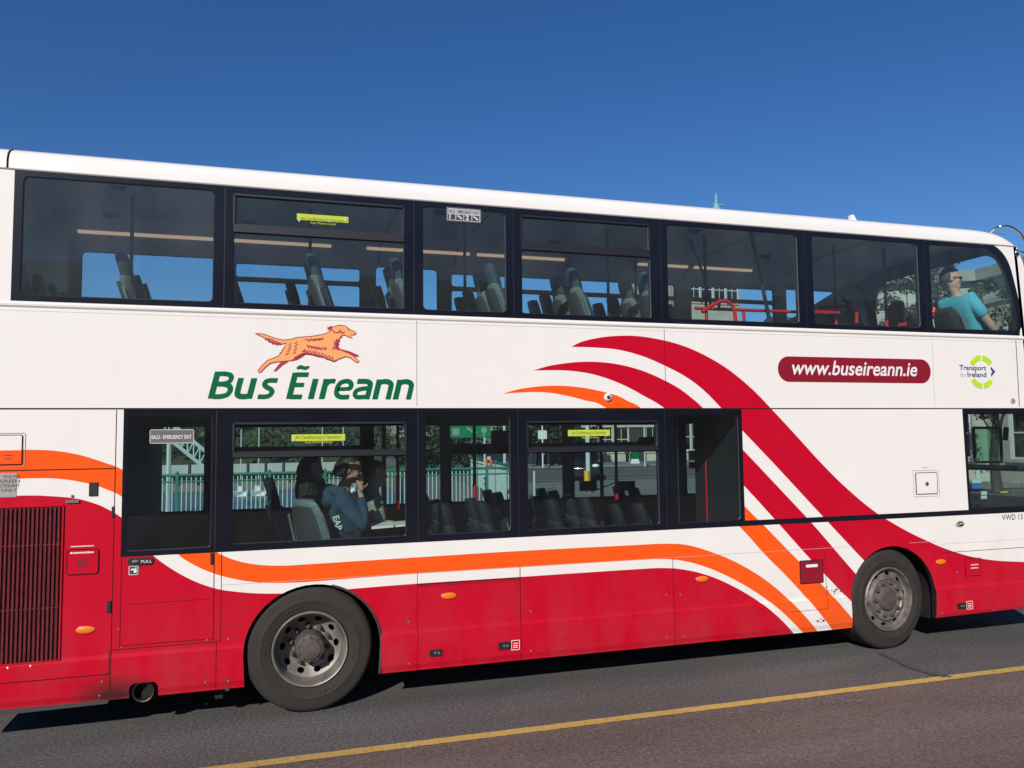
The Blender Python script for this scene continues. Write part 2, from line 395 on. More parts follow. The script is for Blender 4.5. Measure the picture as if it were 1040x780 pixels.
X = lambda px, py: sd(px, py)[0]
Z = lambda px, py: sd(px, py)[1]
SE = []
SE += [vz(423.3, 2.43, 3.16, .007, 2.8, 5), vz(675.5, 2.43, 3.16, .005, 2.8, 4), vz(948, 2.43, 3.16, .004, 2.8, 5), vz(1033.5, 2.43, 3.16, .010, 2.8, 4)]
SE += [hz(2.408, BX0, 8.05, .012, 4), hz(3.14, BX0, 7.9, .003, 5)]
SE += [vz(117, 1.3, 2.40, .007, 1.9), vz(113.5, .24, 1.3, .007, .8), vz(122.5, .60, 1.3, .006, .9), vz(217, .60, 1.28, .007, .9), vz(224.5, .60, 1.28, .006, .9), vz(219.5, .24, .60, .006, .4)]
SE += [hz(.600, X(112,654), X(224,645), .006), hz(.625, X(121,652), X(217,644), .006), hz(.93, X(127,602), X(214,597), .004), hz(Z(60,477), BX0, X(117,475), .008)]
SE += [vz(424, .235, Z(424,581), .005, .6), vz(528.7, .235, Z(528,575), .007, .6), vz(684.4, .235, Z(684,566), .006, .6), vz(839, .44, Z(839,560), .005, .7)]
SE += [hz(Z(475,590.5), X(424,594), X(528,587), .010), hz(Z(475,590.5)-.018, X(424,594), X(528,587), .004)]
SE += [hz(Z(776,560.5), X(225,590), 5.5, .0035, 5), hz(Z(776,560.5), 6.2, 6.55, .0035, 5), hz(Z(1000,558.6), X(958,560), 8.05, .006), hz(Z(1000,550), X(955,552), 8.05, .003, 5)]
SE += [hz(.43, BX0, X(111,690), .008), hz(.445, X(801,608), X(840,605), .004), vz(111, .42, .6, .006)]
for px in (228, 420.5, 521.5, 671.5, 818.5, 940.5): SE.append(vz(px, 3.215, 4.205, .006, 3.7, 6))
for px in (219, 424.5, 526.5, 676.5): SE.append(vz(px, 1.30, 2.395, .006, 1.8, 6))
SE += [(seamline((6.985, 1.337), (6.966, 2.402), .02), 7)]
regions = [(R_low, 1), (R_omain, 2), (R_3, 1), (R_2, 1), (R_o2, 2)]
regions += [s for s in SE if s[1] in (4, 5)]+[(up_band, 3), (lo_band, 3)]+[s for s in SE if s[1] in (6, 7)]
ZB = [.25, .29, .40, .542, .556, .572, 2.42, 2.44, 3.165, 3.178, 3.192, 3.206]
lines = [[(BX0-.1, z), (8.3, z)] for z in ZB]
holes = [h for _, h in HU+HL]+ARCH+[EXR]
def yoff(z):
    pts = [(0, .015), (.25, .004), (.29, -.008), (.40, -.014), (.542, -.014), (.556, -.003), (.572, 0), (2.42, 0), (3.165, 0), (3.178, -.012), (3.192, -.014), (3.206, 0), (9, 0)]
    for (a, ya), (b, yb) in zip(pts, pts[1:]):
        if z <= b: return ya+(yb-ya)*(z-a)/(b-a)
    return 0
def bulge(y):
    t = abs((y-W/2)/(W/2)); return .30*(1-t**2.6)
def topz(y):
    t = abs((y-W/2)/(W/2)); return 4.214+.20*(1-t**4)
pan = panel(side_outline, holes, regions, lines)
BM = [WHITE, RED, ORANGE, BAND, SEAM, SEAMW, RUBBER, WHITE, LINING, RUBBER, LINDARK]
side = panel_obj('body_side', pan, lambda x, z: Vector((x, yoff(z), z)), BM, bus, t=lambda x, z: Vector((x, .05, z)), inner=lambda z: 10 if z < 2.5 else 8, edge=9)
# far side, same window layout plus a wide front doorway glazed in two leaves
HLF = [('f', rrect(a, 1.155, b, 2.33, .03)) for k, a, b in LOW[:5]]
HLF = []
for k, a, b in [('plain', -1.19, -.76), ('hopper', -.49, .90), ('plain', 1.05, 1.83), ('hopper', 1.955, 3.36), ('hopper', 3.50, 4.88), ('plain', 5.05, 6.3)]:
    if k == 'hopper': HLF += [('low', rrect(a, 1.40, b, 1.965, .03)), ('hop', rrect(a, 2.075, b, 2.30, .02))]
    else: HLF += [(k, rrect(a, 1.40, b, 2.31, .03))]
HLF += [('doorleaf', rrect(6.72, .5, 7.2, 2.25, .04)), ('doorleaf', rrect(7.28, .5, 7.76, 2.25, .04))]
HUF = []
for k, a, b in [('plain', -2.0, -.62), ('hopper', -.47, .89), ('plain', 1.07, 1.80), ('hopper', 1.97, 3.27), ('hopper', 3.48, 4.95), ('hopper', 5.18, 6.45), ('nose', 0, 0)]:
    if k == 'hopper': HUF += [('low', rrect(a, ZU0, b, 3.92, .03)), ('hop', rrect(a, 3.965, b, 4.12, .03))]
    elif k == 'nose': HUF.append((k, [(6.64, 3.257), (6.64, 4.14), (7.40, 4.14), (7.55, 4.10), (7.66, 4.0), (7.74, 3.8), (7.80, 3.5), (7.80, 3.30), (7.77, 3.262)]))
    else: HUF.append((k, rrect(a, ZU0, b, 4.16, .05)))
panf = panel(side_outline, [h for _, h in HUF+HLF]+ARCH, [(R_low, 1), (up_band, 3), ([(-1.135, 1.285), (-1.135, 2.402), (8.2, 2.402), (8.2, 1.285)], 3)])
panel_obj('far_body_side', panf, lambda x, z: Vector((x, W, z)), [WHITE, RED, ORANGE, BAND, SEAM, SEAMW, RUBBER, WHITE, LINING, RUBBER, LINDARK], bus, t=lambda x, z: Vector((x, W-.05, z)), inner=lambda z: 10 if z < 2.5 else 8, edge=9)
# roof
cove = [(0, 4.214), (0.002, 4.285), (.018, 4.330), (.05, 4.366), (.12, 4.400), (.25, 4.428), (.6, 4.455), (W/2, 4.468)]
cove = cove+[(W-y, z) for y, z in cove[-2::-1]]
mb = MB(); xs = [BX0, BX0+.1]+[i*.5-2 for i in range(0, 19)]
rows = []
for x in xs: rows.append([(x, y, z) for y, z in cove])
for i in range(1, 15):
    q = i/14; rows.append([(7.0+(nose(topz(y))+bulge(y)-7.0)*q, y, z+(topz(y)-z)*q**5) for y, z in cove])
xs = rows
n = len(cove)
mb.v = [p for r in rows for p in r]
for i in range(len(xs)-1):
    for j in range(n-1): mb.f.append([i*n+j, i*n+j+1, (i+1)*n+j+1, (i+1)*n+j]); mb.m.append(0)
mb.build('roof', [WHITE], bus, smooth=50)
mb = MB(); mb.tube([(X(8,150), y-.003 if y < .1 else y, z+.001) for y, z in cove[:7]], .006, 6); mb.build('roof_seam', SEAM, bus)
mb = MB(); mb.tube([(BX0, .0, 4.214), (7.85, .0, 4.214)], .008, 6); mb.build('gutter', SEAMW, bus)
# front: bowed panel with upper windscreen, lower windscreen
FZ = side_outline[3:-1]
fo = [(0, .275), (W, .275)]+[(W-W*i/28, 4.214) for i in range(29)]
ws_up = rrect(.30, 3.05, W-.12, 4.13, [.10, .30, .30, .10], 8); ws_lo = rrect(.30, 1.05, W-.14, 2.55, [.08, .12, .12, .08])
grid = [(y, z) for y in (.02, .05, .1, .2, .35, .6, .9, 1.25, 1.6, 1.9, 2.15, 2.3, 2.4, 2.45, 2.48) for z in (.5, .8, 1.2, 1.6, 2.2, 2.6, 2.9, 3.2, 3.4, 3.6, 3.8, 3.95, 4.05, 4.14, 4.18)]
def f3(y, z, d=0):
    z = z+max(0, z-3.9)/.314*(topz(y)-4.214); return Vector((nose(z)+bulge(y)-d, min(max(y, 0), W), z))
panf = panel(fo, [ws_up, ws_lo], [([(0, .275), (W, .275), (W, .8), (0, .8)], 1), (rrect(.24, 2.92, W-.06, 4.18, .2), 2), (rrect(.24, .95, W-.06, 2.75, .1), 2)], extra=grid)
panel_obj('front_body', panf, lambda y, z: f3(y, z), [WHITE, RED, BAND, LINDARK], bus, t=lambda y, z: f3(y, z, .04), inner=3, edge=2)
def glazed(name, polys, to3, gm, parent, frame=None):
    """one window: gasket frame mesh, panes as sub-parts"""
    mb = MB()
    for p in polys:
        q = [to3(x, z) for x, z in p]; mb.tube(q+[q[0], q[1]], .007, 5, cap=False)
    if frame: frame(mb)
    w = mb.build(name, HOPPER, parent, smooth=60)
    for p in polys:
        extra = [(y, z) for y, z in grid if pip(y, z, p)] if parent is bus and name == 'windscreen' else []
        panel_obj('pane', panel(p, extra=extra), to3, [gm], w)
    return w
for ws in (ws_up, ws_lo):
    mb = MB(); q = [f3(y, z, .01) for y, z in ws]; mb.tube(q+[q[0]], .012, 6); w = mb.build('windscreen', RUBBER, bus)
    panel_obj('pane', panel(ws, extra=[g for g in grid if pip(*g, ws)]), lambda y, z: f3(y, z, .015), [GLASSF], w)
# rear
mb = MB(); mb.box((BX0-.05, .0, .24), (BX0, W, 4.214), 0); mb.box((BX0-.06, .25, 3.2), (BX0-.045, W-.25, 4.0), 1)
mb.add([(BX0-.03, y, z) for y, z in cove]+[(BX0-.03, W/2, 4.2)], [[i, i+1, n] for i in range(n-1)], 0)
mb.build('rear_body', [WHITE, BAND], bus)
# windows
def hoppers(L, H, z0, z1, gm, Y=.008):
    i = 0
    for k, a, b in L:
        m = 2 if k == 'hopper' else 1
        polys = [H[i+j][1] for j in range(m)]; i += m
        to3 = (lambda x, z: Vector((x, Y, z)))
        fr = None
        if k == 'hopper':
            hp = bbox(polys[1]); lp = bbox(polys[0])
            def fr(mb, hp=hp, lp=lp):
                zz = (lp[3]+hp[1])/2
                mb.box((hp[0]-.012, Y-.016, lp[3]+.002), (hp[2]+.012, Y+.03, hp[1]-.002))
                for (p, q) in (((hp[0]-.016, hp[1]-.004), (hp[0], hp[3]+.010)), ((hp[2], hp[1]-.004), (hp[2]+.016, hp[3]+.010)), ((hp[0]-.012, hp[3]), (hp[2]+.012, hp[3]+.016))):
                    mb.box((p[0], Y-.018, p[1]), (q[0], Y+.02, q[1]))
                mb.box((hp[2]-.004, Y-.0185, hp[1]+.03), (hp[2]+.001, Y-.012, hp[3]-.01))
        glazed('window', polys, to3, GLASS1 if (k, a) == ('plain', -1.86) else gm, bus, fr)
hoppers(UPW, HU, ZU0, ZU1, GLASSU); hoppers(LOW, HL, ZL0, ZL1, GLASSL)
def farw(H, gm):
    i = 0
    while i < len(H):
        m = 2 if H[i][0] == 'low' else 1
        glazed('window', [h for _, h in H[i:i+m]], lambda x, z: Vector((x, W-.01, z)), gm, bus); i += m
farw(HUF, GLASSF); farw(HLF, GLASSF)
# floors, ceilings, interior mouldings
mb = MB()
for xa, xb, y in ((BX0, -.36, .05), (-.36, .9, .66), (.9, 5.25, .05), (5.25, 6.62, .66), (6.62, 8.0, .05)): mb.box((xa, y, .30), (xb, W-y, .36)); 
mb.box((BX0, .06, .361), (-.36, W-.06, .62)); mb.box((-.36, .66, .361), (.9, W-.66, .62)); mb.box((-.36, .06, 1.06), (.9, .68, 1.075)); mb.box((5.25, .06, 1.09), (6.62, .68, 1.10)); mb.build('lower_floor', STEP, bus)
mb = MB(); mb.box((-2.15, .05, 2.42), (4.1, W-.05, 2.52)); mb.box((4.1, .9, 2.42), (5.5, W-.05, 2.52)); mb.box((5.5, .05, 2.42), (8.0, W-.05, 2.52)); mb.build('upper_floor', STEP, bus)
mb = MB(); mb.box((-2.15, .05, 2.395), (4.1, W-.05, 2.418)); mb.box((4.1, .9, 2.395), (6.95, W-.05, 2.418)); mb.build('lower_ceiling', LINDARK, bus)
mb = MB()
cl = [(.052, 4.20), (.09, 4.27), (.18, 4.33), (.34, 4.365), (.62, 4.375), (.70, 4.355), (.78, 4.38), (W/2, 4.385)]
cl = cl+[(W-y, z) for y, z in cl[-2::-1]]
xs2 = [-2.19, -.5, 1.1, 2.0, 3.42, 5.07, 6.55, 7.55]
for (xa, xb) in zip(xs2, xs2[1:]):
    for (ya, za), (yb, zb) in zip(cl, cl[1:]): mb.quad((xa, ya, za), (xb, ya, za), (xb, yb, zb), (xa, yb, zb))
mb.build('ceiling', CEIL, bus, smooth=30)
mb = MB()
for x in xs2[1:-1]: mb = MB(); mb.tube([(x, y, z-.004) for y, z in cl], .006, 5); mb.build('ceiling_joint', LINDARK, bus)
for k, (x, y) in enumerate([(-1.35, .75), (-.3, 1.7), (1.5, .8), (3.0, 1.7), (4.3, .8), (5.8, 1.7), (-1.6, 1.75)]): mb = MB(); mb.lathe([(.0, -.035), (.05, -.035), (.07, -.01), (.075, 0)], (x, y, 4.378), 20, axis='z'); mb.build('ceiling_fitting', LINDARK, bus, smooth=40)
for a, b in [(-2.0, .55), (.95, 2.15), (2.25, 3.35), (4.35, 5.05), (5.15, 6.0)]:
    mb = MB(); mb.tube([(a, 2.30, 4.335), (b, 2.30, 4.335)], .026, 10); mb.build('glow_strip', STRIP, bus, smooth=40)
# rear bulkhead up top and engine box, partition walls
mb = MB(); mb.box((BX0+.02, .05, 2.5), (BX0+.10, W-.05, 4.372)); mb.box((BX0+.1, .05, 2.52), (-2.03, W-.05, 3.30)); mb.build('rear_bulkhead', LINING, bus)
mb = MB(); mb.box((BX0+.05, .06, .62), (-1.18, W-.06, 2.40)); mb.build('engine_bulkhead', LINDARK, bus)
mb = MB(); mb.box((4.29, .052, .40), (4.33, .92, 2.40)); mb.box((6.88, .052, .40), (6.92, 1.0, 2.40)); mb.box((4.33, .90, .4), (6.88, .93, 2.40)); mb.build('stair_box', mat('stair panel', (.012, .013, .016), .8), bus)
# under-window lower ledge panels
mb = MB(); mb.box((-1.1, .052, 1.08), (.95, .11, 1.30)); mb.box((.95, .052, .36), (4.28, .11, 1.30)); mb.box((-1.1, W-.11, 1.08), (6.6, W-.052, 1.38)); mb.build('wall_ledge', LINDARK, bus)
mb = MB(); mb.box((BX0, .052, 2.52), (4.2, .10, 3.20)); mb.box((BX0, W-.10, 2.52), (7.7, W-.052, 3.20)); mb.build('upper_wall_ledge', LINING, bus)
# chassis: underbody and wheel wells
mb = MB(); mb.box((BX0+.05, .35, .22), (WX[0]-.62, W-.1, .30)); mb.box((WX[0]+.62, .40, .24), (WX[1]-.66, W-.1, .30)); mb.box((WX[1]+.66, .12, .26), (7.95, W-.1, .30))
mb.tube([(WX[0], .5, .484), (WX[0], W-.5, .484)], .09, 10); mb.tube([(WX[1], .5, .44), (WX[1], W-.5, .44)], .05, 10)
mb.box((1.6, .2, .20), (2.6, .7, .30)); mb.box((3.2, .25, .21), (4.6, .8, .3)); mb.box((-.75, .30, .14), (-.70, .34, .3)); mb.box((-.46, .12, .13), (-.40, .16, .3)); mb.tube([(-.96, .1, .26), (-.96, 1.2, .26)], .05, 10)
mb.build('chassis', UNDER, bus)
for cx, rx, rz in ((.288, .585, .55), (WX[1], .60, .57)):
    mb = MB(); A = arch(cx, rx, rz, .22); 
    for (xa, za), (xb, zb) in zip(A, A[1:]): mb.quad((xa, .045, za), (xb, .045, zb), (xb, .62, zb), (xa, .62, za))
    mb.add([(x, .62, z) for x, z in A], [list(range(len(A)))]); mb.build('wheel_well', UNDER, bus)
# rubber lip round the rear wheel arch trailing edge
mb = MB(); mb.tube([(x, -.004, z) for x, z in ARCH[0][1:12] if z > .30]+[], .010, 6); 
mb.tube([(ARCH[0][1][0], -.004, .484), (ARCH[0][1][0]-.012, -.004, .24)], .010, 6); mb.build('arch_lip', DGREY, bus)

# wheels
def wheel(cx, y, kind, steer=0):
    R = .50
    root = bpy.data.objects.new('wheel', None)
    mb = MB(); c = (0, 0, 0)
    # tyre (outer face towards -Y)
    ri = 0.018 if kind == 'front' else 0
    prof = [(.300+ri, .02), (.305+ri, -.012), (.325+ri, -.022), (.37, -.028), (.385, -.034), (.392, -.030), (.42, -.028), (.45, -.022), (.468, -.020), (.480, -.010), (R-.004, .006), (R, .03)]
    for g in range(5): prof += [(R, .05+g*.044), (R-.012, .052+g*.044), (R-.012, .060+g*.044), (R, .062+g*.044)]
    prof += [(R, .27), (.45, .29), (.30, .28)]
    mb.lathe(prof, c, 72)
    # sidewall lettering ridges (raised rings broken into blocks)
    for k in range(60):
        if k % 10 in (0, 1, 2, 3): 
            a = 2*pi*k/60; r = .345
            mb.hexa([(rr*cos(t), yy, rr*sin(t)) for yy in (-.028, -.0315) for rr, t in ((r, a), (r+.018, a), (r+.018, a+.05), (r, a+.05))])
    me_t = mb.mesh('tyre', TYRE, 40)
    mb = MB()
    if kind == 'rear':
        prof = [(.298, .02), (.300, -.022), (.292, -.030), (.284, -.028), (.276, -.012), (.272, .0), (.268, .03), (.262, .08), (.256, .118)]
        mb.lathe(prof, c, 72)
        # dished disc with oval hand holes
        disc_z = lambda r: .155-.035*((r-.12)/.14) if r < .262 else .08
        nh = 10
        hol = []
        for k in range(nh):
            a = 2*pi*(k+.5)/nh; hh = []
            for j in range(14):
                b = 2*pi*j/14; lx = .030*cos(b); lt = .021*sin(b)
                r = .214+lt; t = a+lx/.214; hh.append((r*cos(t), r*sin(t)))
            hol.append(hh)
        circ = lambda r, m: [(r*cos(2*pi*k/m), r*sin(2*pi*k/m)) for k in range(m)]
        pn = panel(circ(.258, 64), [circ(.08, 32)]+hol, extra=circ(.19, 40)+circ(.245, 60)+circ(.15, 30)+circ(.2, 44))
        def dz(x, z):
            r = sqrt(x*x+z*z)
            if r > .19: return .165-.05*((r-.19)/.068)
            return .165
        mb.v += [(v.x, dz(v.x, v.y), v.y) for v in []]
        b0 = len(mb.v); mb.v += [(v.x, dz(v.x, v.y), v.y) for v in pn[0]]
        for f, m in pn[1]: mb.f.append([b0+i for i in f]); mb.m.append(0)
        me_r = mb.mesh('rim', RIM, 50)
        mb = MB()
        mb.lathe([(.0, -.030), (.070, -.030), (.082, -.024), (.086, -.012), (.100, -.010), (.108, -.004), (.113, .01), (.115, .05), (.120, .10), (.125, .165)], c, 48)
        for k in range(10):
            a = 2*pi*k/10; mb.lathe([(.0, -.022), (.008, -.022), (.010, -.008)], (.094*cos(a), 0, .094*sin(a)), 6)
        for k in range(10):
            a = 2*pi*k/10+.1; x, z = .152*cos(a), .152*sin(a)
            mb.lathe([(0, .100), (.010, .100), (.0105, .122), (.019, .124), (.019, .158), (.025, .162)], (x, 0, z), 6)
        me_h = mb.mesh('hub', HUB, 35)
        # dark well behind holes
        mb = MB(); mb.lathe([(.0, .22), (.27, .22), (.27, .10)], c, 32); me_d = mb.mesh('brake_drum', UNDER, 30)
    else:
        prof = [(.318, .02), (.320, -.022), (.312, -.031), (.304, -.028), (.298, -.012), (.294, .008), (.288, .026), (.278, .032)]
        mb.lathe(prof, c, 72)
        nh = 10; hol = []
        for k in range(nh):
            a = 2*pi*(k+.5)/nh; hh = []
            for j in range(14):
                b = 2*pi*j/14; lx = .027*cos(b); lt = .016*sin(b)
                r = .253+lt; t = a+lx/.253; hh.append((r*cos(t), r*sin(t)))
            hol.append(hh)
        circ = lambda r, m: [(r*cos(2*pi*k/m), r*sin(2*pi*k/m)) for k in range(m)]
        pn = panel(circ(.279, 64), [circ(.09, 32)]+hol, extra=circ(.214, 50)+circ(.204, 50)+circ(.192, 44)+circ(.228, 50)+circ(.15, 40))
        def dz(x, z):
            r = sqrt(x*x+z*z)
            if r > .228: return .022+.010*((r-.228)/.05)
            if r > .214: return -.004+.026*(r-.214)/.014
            if r > .200: return -.006
            return .008
        b0 = len(mb.v); mb.v += [(v.x, dz(v.x, v.y), v.y) for v in pn[0]]
        for f, m in pn[1]: mb.f.append([b0+i for i in f]); mb.m.append(0)
        me_r = mb.mesh('rim', RIMF, 40)
        mb = MB()
        mb.lathe([(.0, -.030), (.085, -.030), (.104, -.024), (.112, -.012), (.120, .0), (.128, .010), (.135, .013)], c, 48)
        for k in range(10):
            a = 2*pi*k/10+.15; x, z = .166*cos(a), .166*sin(a)
            mb.lathe([(0, -.036), (.010, -.036), (.011, -.024), (.019, -.022), (.020, .0), (.026, .006), (.026, .013)], (x, 0, z), 6)
        for k in range(8):
            a = 2*pi*k/8; mb.lathe([(0, -.031), (.006, -.033), (.008, -.026)], (.095*cos(a), 0, .095*sin(a)), 6)
        me_h = mb.mesh('hub', HUB, 35)
        mb = MB(); mb.lathe([(.0, .14), (.285, .14), (.285, .08)], c, 32); me_d = mb.mesh('brake_drum', UNDER, 30)
    COL.objects.link(root); root.parent = bus; root.matrix_parent_inverse = world_of(bus).inverted()
    root.location = (cx, y, R-.025); root.rotation_euler = (0, random.random(), steer)
    if y > 1: root.rotation_euler = (0, 0, pi)
    for nm, me in (('tyre', me_t), ('rim', me_r), ('hub', me_h), ('brake_drum', me_d)):
        o = bpy.data.objects.new(nm, me); COL.objects.link(o); o.parent = root
    return root
wheel(WX[0], .045, 'rear'); wheel(WX[1], .055, 'front', radians(6)); wheel(WX[0], W-.045, 'rear'); wheel(WX[1], W-.04, 'front')

# ------------------------------------------------------------------ body fittings
def outline_bar(mb, poly, y, w=.006, d=.006):
    for a, b in zip(poly, poly[1:]+poly[:1]):
        L, R = stroke2([a, b], w)
        mb.hexa([(L[0][0], y, L[0][1]), (L[1][0], y, L[1][1]), (R[1][0], y, R[1][1]), (R[0][0], y, R[0][1]), (L[0][0], y-d, L[0][1]), (L[1][0], y-d, L[1][1]), (R[1][0], y-d, R[1][1]), (R[0][0], y-d, R[0][1])])
def plate(name, poly, y, m, parent, d=.004):
    return panel_obj(name, panel(poly), lambda x, z: Vector((x, y-d, z)), [m, m], parent, t=lambda x, z: Vector((x, y, z)), inner=1)
def rp(px0, py0, px1, py1, r=.01):
    """rounded rect from photo corners (top-left, bottom-right)"""
    a = sd(px0, (py0+py1)/2); b = sd(px1, (py0+py1)/2); z1 = sd((px0+px1)/2, py0)[1]; z0 = sd((px0+px1)/2, py1)[1]
    return rrect(a[0], z0, b[0], z1, r, 4)
# engine grille
gx0, gx1, gz0, gz1 = BX0+.02, X(62.5,590), .560, 1.688
mb = MB(); mb.box((gx0, -.004, gz0), (gx1, -.002, gz1)); g = mb.build('engine_grille', GRBACK, bus)
mb = MB(); nb = 34
for i in range(nb):
    x = gx1-.020-i*.0285
    if x < gx0+.02: break
    mb.hexa([(x-.012, -.004, gz0+.01), (x-.002, -.004, gz0+.01), (x+.002, -.018, gz0+.01), (x-.006, -.020, gz0+.01), (x-.012, -.004, gz1-.01), (x-.002, -.004, gz1-.01), (x+.002, -.018, gz1-.01), (x-.006, -.020, gz1-.01)])
for z in (.94, 1.40): mb.box((gx0, -.010, z), (gx1-.01, -.006, z+.008))
mb.build('louvre', GRILLE, g)
mb = MB(); outline_bar(mb, [(gx0, gz0), (gx1, gz0), (gx1, gz1), (gx0, gz1)], -.003, .010, .009); mb.build('grille_frame', RED, g)
for px in (8.5, 31.5): mb = MB(); mb.ell((X(px,672), -.012, .537), (.008, .006, .008), 8, 5); mb.build('rivet', WTXT, g)
# side marker lamps
for px, py in ((87, 639.7), (456, 605), (713, 588), (955.5, 570.6)):
    x, z = sd(px, py); mb = MB(); mb.ell((x, -.004, z), (.066, .009, .027), 18, 8)
    l = mb.build('marker_lamp', AMBER, bus, smooth=60); mb = MB(); mb.ell((x, -.0, z), (.074, .008, .036), 18, 8); mb.build('lamp_base', RED, l, smooth=60)
# fuel flaps and access flaps
def flap(px0, py0, px1, py1, m, r=.012, key=None, w=.006):
    p = rp(px0, py0, px1, py1, r); o = plate('access_flap', p, -.001, m, bus, .005)
    mb = MB(); outline_bar(mb, p, -.001, w, .0065); mb.build('flap_edge', SEAM, o); return o
flap(68, 558, 100, 583, RED, .02)
plate('flap_sticker', rp(78.5, 567, 88, 576), -.0075, MAROON, bus, .001)
flap(980, 567, 996, 584.5, RED, .005, w=.003)
o = flap(812.5, 569, 835.5, 592, MAROON, .006, w=.007)
plate('flap_sticker', rp(818, 573, 830, 576), -.0075, WTXT, bus, .001)
o = flap(930, 480, 951.5, 501.5, WHITE, .008); mb = MB(); outline_bar(mb, rp(927.5, 477.5, 953.5, 504, .004), -.001, .003, .003); mb.build('flap_surround', SEAMW, o)
mb = MB(); x, z = sd(941, 491.5); mb.lathe([(0, -.012), (.02, -.012), (.024, -.005)], (x, 0, z), 16); mb.box((x-.006, -.015, z-.016), (x+.006, -.012, z+.016), 1); mb.build('flap_lock', [GREYP, DTXT], o)
o = flap(-40, 442, 22.5, 472, WHITE, .01, w=.005); mb = MB(); outline_bar(mb, rp(-43, 440, 25.5, 475, .01), -.001, .003, .003); mb.build('flap_surround', SEAMW, o)
# recover the orange half of the rear flap
plate('flap_stripe', [p for p in rrect(X(-40,458), Z(10,471.3), X(22,465), Z(10,457.3), .002)], -.0062, ORANGE, bus, .0015)
# small vent square, hinges, latches
for q in ((90.7, 490, 99.4, 503.6), (113.6, 514.5, 116, 525.5), (108.8, 610, 112.8, 622), (213.8, 561.5, 217, 573)):
    a = sd(q[0], q[1]); b = sd(q[2], q[3]); mb = MB(); mb.box((a[0], -.010, b[1]), (b[0], .0, a[1])); mb.build('hinge', RUBBER, bus, bevel=.003)
mb = MB(); a = sd(67, 508); b = sd(80.5, 510.5); mb.box((a[0], -.014, b[1]), (b[0], 0, a[1])); x, z = sd(73.6, 503.8); mb.ell((x, -.004, z), (.011, .008, .011)); mb.build('latch', GREYP, bus)
# door handle and pictogram
mb = MB(); p = rp(130, 566.3, 155.5, 573.3, .02); h = plate('door_handle', p, -.001, RUBBER, bus, .012)
mb = MB(); x, z = sd(138, 570); mb.ell((x, -.016, z), (.028, .010, .014), 14, 8); mb.build('handle_lever', GREYP, h, smooth=60)
pg = plate('pictogram', rp(131.2, 575, 140.3, 583.5, .003), -.001, DTXT, bus, .003)
mb = MB(); outline_bar(mb, rp(131.2, 575, 140.3, 583.5, .003), -.004, .004, .001); x, z = sd(136, 579); mb.box((x-.02, -.0055, z), (x+.005, -.004, z+.012)); mb.box((x, -.0056, z-.02), (x+.02, -.0041, z+.004)); mb.box((x+.010, -.0057, z-.02), (x+.018, -.0042, z+.020)); mb.build('pictogram_mark', WTXT, pg)
# exhaust
mb = MB(); x, z = -.957, .275
mb.lathe([(.062, .10), (.066, -.005), (.074, -.010), (.078, -.004), (.074, .10)], (x, .0, z), 32); e = mb.build('exhaust_pipe', PIPE, bus, smooth=40)
mb = MB(); mb.lathe([(.0, .06), (.064, .06)], (x, 0, z), 24); mb.box((-1.056, .08, .2), (-.854, .10, .345)); mb.build('pipe_mouth', GRDARK, e)
mb = MB(); mb.hexa([(BX0, .0, .20), (-1.2, .0, .212), (-1.2, .3, .212), (BX0, .3, .20), (BX0, .0, .243), (-1.2, .0, .238), (-1.2, .3, .238), (BX0, .3, .243)]); mb.build('bumper_valance', DGREY, bus)
# little oblong control plates low on the skirt
for q, red in (((436, 659, 449, 666), None), ((505.7, 651.5, 518.5, 659.3), (519, 650, 527, 659.5)), ((971.2, 612.2, 980, 618), (980.5, 610.3, 986.5, 618.2))):
    o = plate('socket_cover', rp(*q, .014), -.012, RUBBER, bus, .008); mb = MB()
    for f in (.45, .72): x, z = sd(q[0]+(q[2]-q[0])*f, (q[1]+q[3])/2); mb.ell((x, -.020, z), (.011, .004, .011), 10, 6)
    mb.build('socket_screw', GREYP, o)
    if red:
        s = plate('sticker', rp(*red, .003), -.012, RED, bus, .003); mb = MB(); outline_bar(mb, rp(*red, .003), -.015, .005, .001)
        a = rp(*red, .003); b = bbox(a); cx = (b[0]+b[2])/2; cz = (b[1]+b[3])/2; hw = (b[2]-b[0])*.28
        mb.box((cx-hw, -.0165, cz+.012), (cx+hw, -.015, cz+.018)); mb.box((cx-hw, -.0165, cz-.006), (cx+hw, -.015, cz)); mb.box((cx-hw, -.0165, cz-.022), (cx+hw, -.015, cz-.016)); mb.build('sticker_mark', WTXT, s)
# oval door pull by the cab
mb = MB(); x, z = sd(974.5, 532); mb.ell((x, -.003, z), (.062, .010, .036), 18, 8, 0); mb.ell((x+.004, -.008, z), (.046, .012, .024), 16, 8, 1); mb.tube([(x-.03, -.02, z-.006), (x, -.026, z+.006), (x+.04, -.02, z+.002)], .007, 8, 0); mb.build('cab_door_pull', [mat('satin silver', (.45, .45, .44), .35), RUBBER], bus, smooth=60)
# round key cover
mb = MB(); x, z = sd(1028.7, 407.3); mb.lathe([(0, -.006), (.030, -.006), (.034, -.001), (.034, .0)], (x, 0, z), 24, 0); mb.box((x, -.008, z-.012), (x+.008, -.006, z+.016), 1); mb.build('key_cover', [SEAMW, DTXT], bus, smooth=40)
# side camera dome
mb = MB(); x, z = sd(617.3, 403.5); mb.lathe([(.0, -.022), (.020, -.022), (.034, -.014), (.038, -.002)], (x, 0, z), 24, 0); mb.ell((x, -.014, z), (.021, .020, .021), 14, 8, 1); mb.ell((x, -.030, z), (.008, .006, .008), 10, 6, 2); mb.build('side_camera', [WTXT, RUBBER, GREYP], bus, smooth=50)
